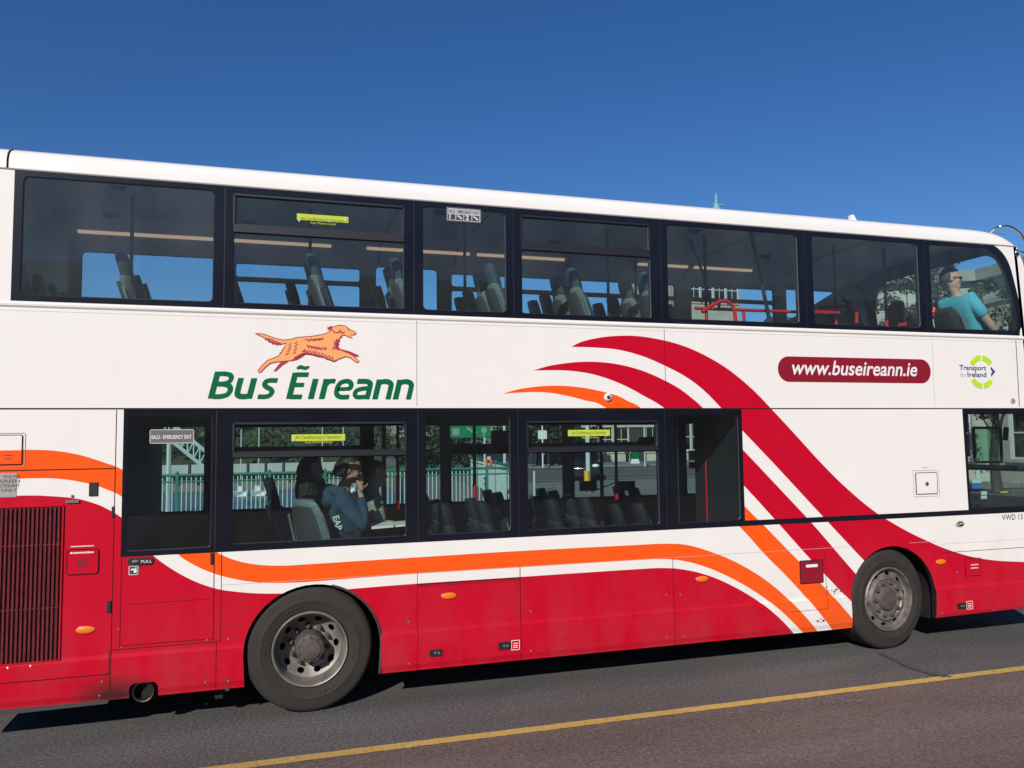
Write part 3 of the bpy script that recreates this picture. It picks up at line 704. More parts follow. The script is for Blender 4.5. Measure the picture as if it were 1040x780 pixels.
# bolts along the panel seams
for px, py in ((415,632),(539,621),(677,604),(415,674),(539,661),(691,604),(677,647),(694,646),(210.5,650),(232,649),(123,658),(209,693),(232,691.5),(120.5,639),(104,692),(101,706.5),(956,623),(1009,620),(972,581),(833,598),(841,600),(847,601)):
    x, z = sd(px, py); mb = MB(); mb.ell((x, yoff(z)-.001, z), (.009, .005, .009), 8, 5); mb.build('bolt', GREYP, bus)
# stone scuffs at the skirt ends
rq = random.Random(4)
for (cx_, cz_, sx_, sz_, n_) in ((832, 631, 5, 3, 9), (845, 600, 8, 4, 8), (107, 712, 8, 4, 5), (228, 696, 5, 5, 5)):
    for i in range(n_):
        x, z = sd(cx_+rq.gauss(0, sx_*.6), cz_+rq.gauss(0, sz_*.6)); r_ = rq.uniform(.004, .016)
        pts = [(x+r_*rq.uniform(.5, 1.3)*cos(a)*1.3, z+r_*rq.uniform(.4, 1)*sin(a)*.8) for a in [2*pi*k/7 for k in range(7)]]
        vsn, trn = panel(pts); y = yoff(z)-.0015
        mb = MB(); mb.add([(v.x, y, v.y) for v in vsn], [f for f, _ in trn]); mb.build('paint_chip', DGREY if cz_ > 590 else SEAMW, bus)
# roof fin and chrome branch guard
x, _ = sd(868, 222); mb = MB()
mb.hexa([(7.02, .57, 4.40), (7.21, .57, 4.40), (7.21, .65, 4.40), (7.02, .65, 4.40), (7.065, .59, at(866, 218.4, .6).z), (7.10, .59, at(866, 218.4, .6).z), (7.10, .63, at(866, 218.4, .6).z), (7.065, .63, at(866, 218.4, .6).z)]); 
fx = at(866, 222, .6).x; 
for i, v in enumerate(mb.v): mb.v[i] = (v[0]-7.09+fx, v[1], v[2])
mb.build('roof_fin', WHITE, bus)
mb = MB(); q = [at(1006,236,.10), at(1009.5,232.5,.05), at(1015.7,229.8,.0), at(1023,229.6,-.03), at(1029,231.5,-.05), at(1035.6,236.5,-.06), at(1041,244,-.06), at(1046,255,-.05), at(1049,270,-.03), at(1049,300,-.02), at(1045,330,.0)]
mb.tube(q, .013, 10); q2 = [at(1033,256,.02), at(1037,256,-.03), at(1043,256.5,-.05), at(1047,257,-.05)]; mb.tube(q2, .011, 10); mb.tube([at(1006,236.5,.10), at(1014,237.3,.06), at(1021,239,.05)], .006, 8)
mb.ell(at(1033,257,.0), (.030, .012, .045), 14, 8); mb.build('branch_guard', CHROME, bus, smooth=60)

# ------------------------------------------------------------------ lettering and logos
def decal(name, polys, m, y=-.003, parent=bus, step=.00015):
    """flat vinyl pieces"""
    mb = MB()
    for i, p in enumerate(polys):
        vs, tr = panel(p); b = len(mb.v); yy = y-i*step
        mb.v += [(v.x, yy, v.y) for v in vs]
        for f, _ in tr: mb.f.append([b+k for k in f]); mb.m.append(0)
    me = bpy.data.meshes.new(name); me.from_pydata(mb.v, [], mb.f); me.materials.append(m)
    bm = bmesh.new(); bm.from_mesh(me)
    for f in bm.faces:
        f.normal_update()
        if f.normal.y > 0: f.normal_flip()
    bm.to_mesh(me); bm.free()
    return link(bpy.data.objects.new(name, me), parent)
def strokes(L, y, name, m, parent=bus, step=.00015, post=None):
    """list of (pts, width) drawn as flat ribbons, each piece on its own hair-thin layer"""
    mb = MB()
    for i, (pts, w) in enumerate(L):
        A, B = stroke2(pts, w); b = len(mb.v); yy = y-i*step
        if post: A = [post[i](p) for p in A]; B = [post[i](p) for p in B]
        mb.v += [(p[0], yy, p[1]) for p in A]+[(p[0], yy, p[1]) for p in B]; n = len(pts)
        for k in range(n-1): mb.f.append([b+k, b+n+k, b+n+k+1, b+k+1]); mb.m.append(0)
    me = bpy.data.meshes.new(name); me.from_pydata(mb.v, [], mb.f); me.materials.append(m)
    return link(bpy.data.objects.new(name, me), parent)
XH = .165; SL = .235
bl = sd(212, 405)[1]+.002
u = .00179
def glyph(ch):
    k = 7; s = []
    st = .245; hb = .205
    T = lambda pts, w: s.append((pts, w))
    if ch == 'B':
        T([(.135, 0), (.135, 1.30)], st)
        T([(.2, 1.30-hb/2), (.42, 1.30-hb/2)]+spl([(.42, 1.195), (.60, 1.13), (.66, .97), (.60, .80), (.42, .715), (.2, .715)], k), .20)
        T([(.2, .70), (.45, .70)]+spl([(.45, .70), (.66, .61), (.73, .40), (.66, .19), (.44, .10), (.2, .10)], k), .215)
    if ch == 'u':
        T(spl([(.125, 1.0), (.125, .36), (.20, .16), (.42, .10), (.72, .13)], k), .235); T([(.72, 0), (.72, 1.0)], st)
    if ch == 's':
        T(spl([(.72, .895), (.40, .90), (.20, .84), (.17, .70), (.28, .58), (.50, .47), (.60, .33), (.52, .16), (.32, .10), (.0, .105)], k), .205)
    if ch == 'E':
        T([(.135, 0), (.135, 1.30)], st); T([(.2, 1.20), (.80, 1.20)], hb); T([(.2, .69), (.70, .69)], .19); T([(.2, .10), (.74, .10)], hb)
    if ch == 'i': T([(.135, 0), (.135, 1.0)], st)
    if ch == 'r': T([(.125, 0), (.125, 1.0)], st); T(spl([(.16, .72), (.25, .86), (.38, .90), (.52, .895)], k), .205)
    if ch == 'e':
        T(spl([(.16, .50), (.40, .505), (.64, .55), (.665, .74), (.56, .875), (.40, .90), (.20, .80), (.125, .50), (.18, .22), (.38, .10), (.70, .11)], k), [.16]*12+[.20]*59)
    if ch == 'a':
        T(spl([(.10, .895), (.46, .90), (.66, .82), (.70, .62), (.70, 0)], k), .225); T(spl([(.68, .56), (.36, .52), (.15, .42), (.13, .22), (.28, .10), (.68, .13)], k), .19)
    if ch == 'n':
        T([(.125, 0), (.125, 1.0)], st); T(spl([(.14, .84), (.32, .90), (.52, .89), (.67, .78), (.70, .58), (.70, 0)], k), .225)
    return s
pos = [('B', 42), ('u', 150), ('s', 253), ('E', 377), ('i', 471), ('r', 520), ('e', 577), ('a', 665), ('n', 762), ('n', 858)]
x00 = sd(212, 405)[0]; L = []; PO = []
for ch, p in pos:
    ox = x00+(p-50)*u; sx = {'B': 1.30, 'E': .97, 'u': 1.02, 's': 1.0, 'i': 1.12, 'e': 1.2, 'n': 1.15}.get(ch, 1.14)
    for pts, w in glyph(ch):
        if isinstance(w, list): w = (w+[w[-1]]*len(pts))[:len(pts)]; w = [a*1.12 for a in w]
        else: w = w*1.10
        L.append(([(x*sx, z) for x, z in pts], w)); PO.append(lambda q, ox=ox: (ox+q[0]*XH+SL*q[1]*XH, bl+q[1]*XH))
# flat brush-like fada over the E
ex = x00+(377-50)*u-.004
fz = bl+1.30*XH+.032
L.append((spl([(ex+.085, fz), (ex+.115, fz+.014), (ex+.15, fz+.006), (ex+.185, fz+.020)], 5), [.006, .014, .020, .025, .028, .030, .030, .030, .028, .028, .028, .026, .022, .018, .012, .006]))
PO.append(lambda q: q); strokes(L, -.003, 'name_lettering', GREEN, post=PO)
# running dog emblem
dg = lambda pts: [sd(230+x*.16346, 320+y*.16346) for x, y in pts]
body = [(180,115),(215,116),(240,121),(290,140),(350,155),(400,151),(440,138),(520,133),(600,120),(640,103),(646,92),(660,74),(700,62),(740,68),(765,90),(800,105),(806,113),(790,124),(770,122),(782,143),(760,138),(735,124),(715,128),(700,150),(690,180),(685,205),(720,222),(765,240),(800,262),(822,285),(820,295),(800,291),(770,266),(740,258),(700,272),(665,287),(630,275),(600,262),(550,248),(500,238),(470,243),(430,268),(400,283),(350,288),(310,291),(270,300),(240,325),(215,352),(200,358),(195,346),(220,315),(255,280),(290,268),(328,250),(345,225),(362,195),(372,176),(330,180),(290,170),(255,152),(215,131)]
decal('dog_emblem_shade', [dg([(352,286),(330,300),(300,338),(292,348),(303,352),(325,335),(352,310),(385,292)]), dg([(690,200),(715,212),(765,225),(820,249),(823,258),(806,259),(760,244),(715,232)]),
    dg([(470,236),(462,252),(430,272),(400,288),(440,279),(470,262),(490,246),(530,250),(575,263),(610,268),(625,280),(640,274),(668,294),(700,276),(670,284),(600,256),(500,233)]), dg([(700,126),(690,150),(684,180),(680,206),(700,205),(694,188),(704,184),(696,170),(708,163),(702,150),(718,140),(716,128)]), dg([(372,176),(350,180),(335,182),(338,189),(318,184),(312,190),(298,180),(286,184),(276,172),(262,170),(255,158),(240,155),(232,140),(218,132),(290,165),(330,176)]), dg([(372,178),(366,190),(352,200),(358,206),(340,218),(350,225),(326,236),(336,244),(310,256),(335,252),(352,222)]), dg([(646,96),(634,98),(640,90),(622,88),(632,80),(620,72),(640,74),(648,66),(662,74)])], DOGM, -.0028)
decal('dog_emblem', [dg(body)], DOGO, -.0042)
L = [(dg(body+[body[0]]), .0065)]
def zig(pts): return (dg(pts), .0095)
L += [zig([(400,175),(388,190),(402,192),(384,210),(398,214),(378,228),(388,236),(366,248)]), zig([(440,165),(426,178),(440,182),(424,198),(436,204),(420,220),(432,228),(415,240)]), zig([(490,152),(520,158),(530,150),(545,160),(560,150),(575,156),(590,146)]),
      zig([(498,190),(515,200),(522,192),(540,206),(548,196),(565,212),(572,204),(590,216),(598,202),(612,212),(618,198)]), zig([(668,160),(680,172),(665,180),(680,190),(660,198),(675,208),(655,212)]), zig([(470,222),(482,230),(490,220),(500,232)]), zig([(700,104),(720,112),(735,105)]), zig([(755,88),(765,92)]), zig([(650,85),(665,104),(690,112),(712,92)])]
rz = random.Random(2)
def spikes(a, b, n, h):
    out = []
    for i in range(n*2+1):
        t = i/(n*2); out.append((a[0]+(b[0]-a[0])*t+rz.uniform(-2, 2), a[1]+(b[1]-a[1])*t+(h if i % 2 else 0)+rz.uniform(-2, 2)))
    return out
L += [zig(spikes((478, 228), (545, 240), 4, -16)), zig(spikes((545, 240), (662, 278), 6, -18)), zig(spikes((500, 186), (618, 204), 6, 17)), zig(spikes((500, 150), (600, 142), 4, 12)), zig(spikes((255, 150), (340, 182), 5, -10)), (dg([(688, 150), (680, 182), (679, 206), (700, 214)]), .016), (dg([(420, 268), (470, 240), (500, 236), (550, 246), (600, 260), (632, 274), (664, 286)]), .010)]
strokes(L, -.0050, 'dog_emblem_line', DOGM)
# text with the built-in font
def text(name, body, size, x, z, y, m, parent, shear=0, offset=0, xs=1, rot=0, width=None, space=1):
    c = bpy.data.curves.new(name, 'FONT'); c.body = body; c.size = size; c.shear = shear; c.offset = offset; c.space_character = space; c.resolution_u = 4
    o = bpy.data.objects.new('tmp', c); COL.objects.link(o); bpy.context.view_layer.update()
    me = bpy.data.meshes.new_from_object(o.evaluated_get(bpy.context.evaluated_depsgraph_get())); bpy.data.objects.remove(o)
    mx = max(v.co.x for v in me.vertices); mn = min(v.co.x for v in me.vertices)
    if width: xs = width/(mx-mn)
    for v in me.vertices:
        px, pz = (v.co.x-mn)*xs, v.co.y
        px, pz = px*cos(rot)-pz*sin(rot), px*sin(rot)+pz*cos(rot)
        v.co = (x+px, y, z+pz)
    me.materials.clear(); me.materials.append(m); me.name = name
    return link(bpy.data.objects.new(name, me), parent)
# web address on its pill
x0, x1 = X(790,375), X(945,377); z1 = Z(870,363.5); z0 = Z(870,388.5)
pill = plate('web_address_pill', rrect(x0, z0, x1, z1, (z1-z0)/2*.98, 10), -.001, MAROON, bus, .002)
text('web_address', 'www.buseireann.ie', .205, X(804.5,384), z0+.075, -.0045, WTXT, pill, shear=.22, offset=.003, width=X(931.5,384)-X(804.5,384))
# transport logo
cx, cz = sd(997, 377.7); R = .150
lg = []
def arc(r0, r1, a0, a1, n=14): return [(cx+r1*cos(radians(a0+(a1-a0)*i/n)), cz+r1*sin(radians(a0+(a1-a0)*i/n))) for i in range(n+1)]+[(cx+r0*cos(radians(a1-(a1-a0)*i/n)), cz+r0*sin(radians(a1-(a1-a0)*i/n))) for i in range(n+1)]
tl = decal('transport_logo', [[(cx+.125, cz+.062), (cx+.185, cz+.005), (cx+.125, cz-.052), (cx+.125, cz-.02), (cx+.147, cz+.005), (cx+.125, cz+.03)]], NAVY)
for a0, a1 in ((92, 150), (35, 84), (212, 268), (276, 322)): decal('logo_arc', [arc(.122, .183, a0, a1)], LIME, parent=tl)
tx = X(974.5, 380); te = X(1001.5, 380)
text('logo_text', 'Transport', .075, tx, cz+.018, -.0035, NAVY, tl, offset=.001, width=te-tx)
text('logo_text', 'for', .068, tx+.005, cz-.055, -.0035, LGREY, tl, width=.09)
text('logo_text', 'Ireland', .075, tx+.105, cz-.055, -.0035, NAVY, tl, offset=.001, width=te-tx-.105)
text('fleet_number', 'VWD 13', .085, X(1017.5,527), Z(1025,528), -.003, DTXT, bus, width=X(1038.5,527)-X(1017.5,527))
t = plate('coolant_label', rp(-6, 480.5, 17.2, 505, .004), -.001, SEAMW, bus, .0015)
for i, s in enumerate(('VOLVO', 'GREEN', 'COOLANT', 'ONLY')):
    text('label_text', s, .034, X([3, 0, 0, 1.5][i], 490), Z(8, 485+i*4.6+.6), -.004, DTXT, t, width=[.105, .125, .125, .10][i])
text('handle_text', 'PULL', .028, X(143.5,571), Z(148,571.2), -.0135, WTXT, h, width=.075)
# illegible small print: fine broken lines
def smallprint(px0, py, px1, hgt, m, parent, y=-.003, seed=1):
    rnd = random.Random(seed); mb = MB(); a = sd(px0, py); b = sd(px1, py); x = a[0]; hh = hgt
    while x < b[0]:
        w = rnd.uniform(.5, 1.0)*hh; mb.quad((x, y, a[1]), (min(x+w, b[0]), y, a[1]), (min(x+w, b[0]), y, a[1]+hh*rnd.uniform(.7, 1)), (x, y, a[1]+hh*.8)); x += w+hh*.25
    return mb.build('small_print', m, parent)
smallprint(72, 555.8, 95.5, .010, WTXT, bus, seed=1); smallprint(71.5, 562.5, 95.5, .014, WTXT, bus, -.0075, 2)
smallprint(985.5, 574.2, 993, .013, WTXT, bus, -.0075, 3); smallprint(985.5, 577.5, 993, .013, WTXT, bus, -.0075, 4); smallprint(936, 475, 943, .010, LGREY, bus, seed=5)
smallprint(5, 463, 13, .008, DTXT, bus, -.009, 6); smallprint(5, 466.5, 13, .008, DTXT, bus, -.009, 7)
# signs on the glass
s = plate('emergency_exit_sign', rp(152, 436, 197, 450.5, .012), -.001, PLATE, bus, .002)
mb = MB(); outline_bar(mb, rp(152.5, 436.5, 196.7, 450, .010), -.003, .006, .0008); mb.build('sign_border', LGREY, s)
text('sign_text', 'EALÚ - EMERGENCY EXIT', .040, X(154,446), Z(174,445.6), -.0042, WTXT, s, width=X(194.5,446)-X(154,446), offset=.0006)
s = plate('escape_hammer_sign', rp(453.5, 211.5, 488.5, 225.5, .012), .0, LGREY, bus, .002)
mb = MB(); outline_bar(mb, rp(454, 212, 488, 225, .010), -.002, .006, .0008)
text('sign_text', 'EALÚ - EMERGENCY EXIT', .040, X(455.5,217), Z(470,216.9), -.0032, DTXT, s, width=X(487,217)-X(455.5,217), offset=.0006)
b = bbox(rp(454, 218, 488, 225, .01)); w4 = (b[2]-b[0]-.012)/4
for i in range(4):
    xx = b[0]+.008+i*w4; m_ = 0
    mb.box((xx, -.0032, b[1]+.010), (xx+w4-.008, -.002, b[3]-.004))
mb.build('sign_square', DTXT, s)
text('sign_text', '1', .06, b[0]+.022, b[1]+.014, -.0034, WTXT, s, offset=.001); text('sign_text', '2', .06, b[0]+.022+2*w4, b[1]+.014, -.0034, WTXT, s, offset=.001)
mb = MB()
for i in (1, 3):
    xx = b[0]+.016+i*w4; mb.tube([(xx, -.0036, b[3]-.015), (xx+.025, -.0036, b[3]-.025), (xx+.045, -.0036, b[1]+.02)], .008, 4)
mb.build('sign_figure', WTXT, s)
for q, zz in (((301.5, 218.3, 353.8, 224.6), 1), ((296, 441.0, 350.5, 447.8), 2), ((577, 436.5, 619.7, 442.8), 3)):
    s = plate('notice_sticker', rp(*q, .003), .006, YELL, bus, .001)
    a = sd(q[0]+4, (q[1]+q[3])/2+1.3); e_ = sd(q[2]-4, (q[1]+q[3])/2+1.3); text('sticker_text', 'Air Conditioning in Operation', .036, a[0], a[1], .0045, DTXT, s, width=e_[0]-a[0])
    a = sd(q[0]+14, q[3]+2.4); e_ = sd(q[2]-13, q[3]+2.4); text('sticker_text', 'Keep Windows Closed', .028, a[0], a[1], .0045, YELL, s, width=e_[0]-a[0])
    mb = MB()
    for px in (q[0]+2.5, q[2]-2.5): x, z = sd(px, q[3]-.8); mb.ell((x, .003, z), (.010, .004, .012), 8, 5)
    mb.build('catch_button', LGREY, s)

# ------------------------------------------------------------------ seats, poles, rails
def seat_meshes():
    mb = MB()   # shell: backrest, leaning back (towards -X)
    def slab(prof, y0, y1, th, mat=0):
        # prof: list of (x,z,halfwidth)
        yc = (y0+y1)/2; n = len(prof); vs = []
        for x, z, hw in prof: vs += [(x, yc-hw, z), (x+th*.6, yc-hw*.82, z+.0), (x+th, yc-hw*.55, z+.01), (x+th, yc+hw*.55, z+.01), (x+th*.6, yc+hw*.82, z), (x, yc+hw, z), (x-.035, yc+hw*.7, z-.006), (x-.035, yc-hw*.7, z-.006)]
        fs = []
        for i in range(n-1):
            for k in range(8): fs.append((i*8+k, i*8+(k+1) % 8, (i+1)*8+(k+1) % 8, (i+1)*8+k))
        fs += [tuple(range(8)), tuple((n-1)*8+k for k in range(8))]
        mb.add(vs, fs, mat)
    slab([(.02, .36, .19), (-.01, .50, .205), (-.05, .68, .205), (-.095, .84, .19), (-.125, .93, .15), (-.135, .965, .10)], -.2, .2, .05)
    sh = mb.mesh('seat_shell', SEATP, 60)
    mb = MB(); slab([(.075, .40, .15), (.045, .52, .165), (.005, .68, .165), (-.04, .82, .155), (-.065, .89, .13)], -.2, .2, .025); up = mb.mesh('seat_pad', SEATF, 60)
    mb = MB(); slab([(-.112, .90, .10), (-.135, 1.0, .118), (-.165, 1.10, .11), (-.18, 1.15, .075)], -.2, .2, .055); hd = mb.mesh('headrest', SEATD, 60)
    mb = MB(); mb.hexa([(.03, -.2, .36), (.46, -.2, .39), (.46, .2, .39), (.03, .2, .36), (.03, -.2, .43), (.45, -.19, .46), (.45, .19, .46), (.03, .2, .43)]); mb.box((.10, -.05, 0), (.16, .05, .36)); cu = mb.mesh('seat_cushion', SEATF, 60)
    mb = MB(); mb.tube([(-.115, -.205, .84), (-.075, -.215, .72), (-.02, -.215, .52), (.03, -.20, .40)], .012, 6); mb.tube([(-.115, .205, .84), (-.075, .215, .72), (-.02, .215, .52), (.03, .20, .40)], .012, 6); pi_ = mb.mesh('seat_trim', SEATP, 60)
    mb = MB(); slab([(-.028, .42, .13), (-.05, .55, .15), (-.088, .70, .15), (-.132, .84, .135), (-.158, .91, .11)], -.2, .2, .012); bk = mb.mesh('back_panel', SEATB, 60)
    return sh, up, hd, cu, pi_, bk
SM = seat_meshes()
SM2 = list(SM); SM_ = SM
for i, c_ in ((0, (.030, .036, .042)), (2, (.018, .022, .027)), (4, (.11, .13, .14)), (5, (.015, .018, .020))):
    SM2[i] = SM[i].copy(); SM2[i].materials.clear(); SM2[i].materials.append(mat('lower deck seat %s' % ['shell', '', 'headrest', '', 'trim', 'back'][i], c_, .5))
def seat(x, y, z, head=True, s=1.0, rz=0, dark=False):
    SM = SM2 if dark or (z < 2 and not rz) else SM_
    o = bpy.data.objects.new('passenger_seat', SM[0]); COL.objects.link(o); o.parent = bus; o.matrix_parent_inverse = world_of(bus).inverted()
    o.location = (x, y, z); o.scale = (s, s, s); o.rotation_euler = (0, 0, rz)
    for nm, me in (('seat_pad', SM[1]), ('headrest', SM[2]), ('seat_cushion', SM[3]), ('seat_trim', SM[4]), ('back_panel', SM[5])):
        if nm == 'headrest' and not head: continue
        c = bpy.data.objects.new(nm, me); COL.objects.link(c); c.parent = o
    return o
# upper deck rows: near pair positions from the photo
def rowx(px, py, Y): return at(px, py, Y).x
upx = [rowx(p, q, .72)+.135 for p, q in ((126, 262), (231, 275), (318, 274), (399, 280), (491, 275), (570, 281), (640, 282))]
UF = 2.52
for i, x in enumerate(upx):
    for y in ((.80,) if i == 0 else (.38, .80)): seat(x, y, UF+.10)
for p, q in ((145, 288), (298, 292), (383, 296), (473, 288), (549, 290), (616, 290)):
    x = rowx(p, q, 1.95)+.13
    for y in (1.72, 2.15): seat(x, y, UF+.10)
for y in (.33, .76, 1.3, 1.72, 2.15): seat(-1.93, y, UF-.02)
for y in (.42, .84): seat(7.37, y, UF+.08, head=False, dark=True)
for y in (1.72, 2.15): seat(7.25, y, UF+.10)
for y in (1.72, 2.15): seat(4.6, y, UF+.04)
for y in (1.72, 2.15): seat(5.6, y, UF-.12, head=False)
# lower deck
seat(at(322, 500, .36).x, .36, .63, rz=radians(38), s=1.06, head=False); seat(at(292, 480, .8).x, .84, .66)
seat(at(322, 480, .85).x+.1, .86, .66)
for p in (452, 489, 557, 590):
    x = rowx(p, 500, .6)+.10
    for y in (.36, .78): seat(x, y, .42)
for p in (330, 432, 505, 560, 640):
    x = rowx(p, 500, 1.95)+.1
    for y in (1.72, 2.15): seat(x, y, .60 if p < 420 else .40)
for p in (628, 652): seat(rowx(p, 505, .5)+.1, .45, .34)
seat(7.05, .5, .55)   # driver's seat
def pole(pts, m=POLED, r=.016, name='grab_pole'):
    mb = MB(); mb.tube(pts, r, 8); return mb.build(name, m, bus, smooth=60)
for px, py, Y in ((134, 240, 1.0), (315, 250, 1.05), (472, 260, 1.0), (617, 260, 1.0), (645, 260, 1.6)):
    x = at(px, py, Y).x; pole([(x, Y, 3.2), (x, Y, 4.37)])
x = at(716, 270, 1.0).x; pole([(x, 1.0, 3.35), (x, 1.0, 4.37)]); pole([(x, 1.0, 2.55), (x, 1.0, 3.52)], POLER, .020)
x = at(847, 270, 1.0).x; pole([(x, 1.0, 3.45), (x, 1.0, 4.37)]); pole([(x, 1.0, 2.55), (x, 1.0, 3.47)], POLER, .020)
x = at(898, 270, 1.0).x; pole([(x, 1.0, 3.5), (x, 1.0, 4.36)]); pole([(x, 1.0, 2.55), (x, 1.0, 3.52)], POLER, .020)
A3 = lambda L: [at(px, py, Y) for px, py, Y in L]
pole(A3([(713, 317, .6), (722, 311, .6), (731, 306, .6), (738, 305.5, .6), (743, 309, .6), (746, 316, .6), (747, 326, .6)]), POLER, .020, 'handrail')
pole(A3([(706, 313, .7), (760, 315, .7), (800, 316.5, .7), (842, 318, .7)]), POLER, .018, 'handrail')
pole(A3([(755, 315, .9), (756, 326, .9)]), POLER, .018, 'handrail'); pole(A3([(731, 304, .95), (730, 313, .95)]), POLER, .016, 'handrail')
pole(A3([(832, 312, .9), (862, 311, .9), (868, 313, .9), (870, 318, .9), (870, 328, .9)]), POLER, .020, 'handrail')
pole(A3([(829, 317, .7), (852, 318, .7)]), POLER, .020, 'handrail'); pole(A3([(913, 330, .5), (932, 329.5, .5)]), POLER, .022, 'handrail')
mb = MB(); mb.tube(A3([(947.5, 318, .75), (950, 308, .75), (952.5, 306, .75), (952.5, 313, .75), (948, 322, .75)]), .028, 8); mb.build('handrail', POLER, bus, smooth=60)
pole([(4.75, 1.25, 3.6), (4.65, 1.25, 4.0), (4.5, 1.25, 4.37)]); pole([(5.05, .6, 3.4), (4.95, .6, 3.9), (4.85, .6, 4.35)], POLED, .02)
# lower deck poles
for px, Y, ytop in ((404, 1.1, 483), (482, 1.0, 482), (626, 1.1, 478), (718, .7, 468)):
    x = at(px, 480, Y).x; zt = at(px, ytop, Y).z; pole([(x, Y, zt), (x, Y, 2.39)], POLED, .017); pole([(x, Y, .4), (x, Y, zt)], POLER, .020)
for px, Y in ((390, 1.5), (611, 1.6)):
    x = at(px, 480, Y).x; pole([(x, Y, .4), (x, Y, 2.39)], POLED, .022)
x = at(688, 480, .4).x; pole([(x, .4, .9), (x, .4, 2.38)], GREYP, .012); x = at(750, 480, .25).x; pole([(x, .25, 1.0), (x, .25, 2.34)], GREYP, .014)
mb = MB(); a = at(499, 443, 1.5); mb.box((a.x-.0, 1.48, a.z-.08), (a.x+.45, 1.52, a.z+.06)); a = at(590, 493, 1.9)
for px, Y in ((598, 1.7), (637, 1.7)): a = at(px, 494, Y); mb.box((a.x-.10, Y, a.z-.05), (a.x+.10, Y+.04, a.z+.06))
a = at(630, 443, 1.3); mb.hexa([(a.x+.15, 1.3, 1.98), (a.x+.75, 1.3, 1.98), (a.x+.75, 1.34, 1.98), (a.x+.15, 1.34, 1.98), (a.x+.25, 1.3, 2.14), (a.x+.75, 1.3, 2.16), (a.x+.75, 1.34, 2.16), (a.x+.25, 1.34, 2.14)])
mb.build('ceiling_unit', LINDARK, bus)
# green exit sign hanging inside
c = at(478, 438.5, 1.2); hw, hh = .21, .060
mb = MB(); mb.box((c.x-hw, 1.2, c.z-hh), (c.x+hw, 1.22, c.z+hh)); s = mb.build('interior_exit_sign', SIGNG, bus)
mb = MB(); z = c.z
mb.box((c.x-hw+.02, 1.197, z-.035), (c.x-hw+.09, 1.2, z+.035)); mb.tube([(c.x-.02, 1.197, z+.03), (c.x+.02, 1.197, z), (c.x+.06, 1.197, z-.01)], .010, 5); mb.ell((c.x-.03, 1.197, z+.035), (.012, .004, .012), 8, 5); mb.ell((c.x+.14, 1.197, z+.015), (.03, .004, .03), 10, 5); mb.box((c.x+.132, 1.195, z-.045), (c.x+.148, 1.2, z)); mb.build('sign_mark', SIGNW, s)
a = at(733, 441, .6); b_ = at(745.5, 471, .6)
mb = MB(); mb.box((a.x, .60, b_.z), (b_.x, .605, a.z)); mb.build('notice_board', mat('notice paper', (.38, .42, .34), .7, noise=(25, .4)), bus)
a = at(704, 463, 1.4); mb = MB(); mb.box((a.x-.05, 1.4, a.z-.05), (a.x+.05, 1.42, a.z+.06), 0); mb.box((a.x-.05, 1.395, a.z-.14), (a.x+.05, 1.42, a.z-.07), 1); mb.build('ticket_machine', [WTXT, POLER], bus)
# cab: assault screen, stickers, dashboard, steering wheel
zz = .75
p = [at(988.5, 434.5, zz), at(1016, 434.5, zz), at(1017.5, 469, zz), at(990.5, 469.5, zz)]
mb = MB(); mb.add([tuple(q) for q in p], [(0, 1, 2, 3)]); cs = mb.build('cab_screen', GLASSC, bus)
mb = MB()
for a, b in zip(p, p[1:]+p[:1]): mb.tube([a, b], .018, 6)
mb.tube([at(1022, 434, zz), at(1021, 447, zz)], .03, 6); mb.tube([at(981, 474, zz), at(1040, 476, zz)], .035, 8); mb.build('screen_frame', RUBBER, cs)
mb = MB(); mb.box((7.15, .95, .5), (7.2, 1.0, 2.38)); mb.hexa([(7.45, .15, .6), (8.0, .15, .6), (8.0, 1.2, .6), (7.45, 1.2, .6), (7.55, .15, 1.35), (8.05, .15, 1.42), (8.05, 1.2, 1.42), (7.55, 1.2, 1.35)]); mb.build('dashboard', LINDARK, bus)
mb = MB(); mb.lathe([(.215, -.012), (.228, 0), (.215, .012), (.202, 0), (.215, -.012)], (7.55, .62, 1.50), 28, axis='z'); mb.tube([(7.34, .62, 1.5), (7.76, .62, 1.5)], .014, 6); mb.tube([(7.55, .62, 1.5), (7.68, .62, 1.15)], .03, 8)
sw = mb.build('steering_wheel', RUBBER, bus, smooth=60)
for nm, q, m in (('cab_sticker', (987.5, 487, 997, 490.8), PALEG), ('cab_sticker', (987.5, 490.8, 997, 496), BLUE), ('cab_sticker', (991.5, 477.5, 995.5, 486), PALEG), ('cab_sticker', (996.5, 499, 1002.5, 502.5), PALEG), ('cab_sticker', (996.5, 503.5, 1002.5, 506.5), PALEG), ('cab_sticker', (1016, 499.2, 1023.5, 500.2), YELL)):
    a = at(q[0], q[1], .12); b = at(q[2], q[3], .12); mb = MB(); mb.box((a.x, .12, b.z), (b.x, .124, a.z)); mb.build(nm, m, bus)

# ------------------------------------------------------------------ people
SKIN = mat('skin', (.58, .33, .24), .55, noise=(30, .2)); SKIND = mat('tanned skin', (.46, .22, .13), .55)
HAIRG = mat('greying hair', (.10, .085, .075), .8, noise=(80, .5), bump=(150, .6, .004)); HAIRK = mat('black hair', (.006, .005, .005), .6, bump=(120, .5, .004)); HAIRB = mat('dark brown hair', (.022, .011, .008), .6, bump=(120, .5, .004))
TEAL = mat('turquoise cotton', (.09, .42, .56), .85, bump=(22, .5, .012)); HOOD = mat('blue hoodie cotton', (.024, .065, .11), .9, noise=(9, .3), bump=(18, .6, .015)); JEAN = mat('dark denim', (.02, .03, .055), .9)
GREYK = mat('mottled grey knit', (.34, .37, .30), .9, noise=(45, .6, (.10, .12, .10)), bump=(50, .6, .01)); BLK = mat('black cloth', (.012, .011, .013), .9); SCARF = mat('dark scarf', (.018, .016, .02), .9)
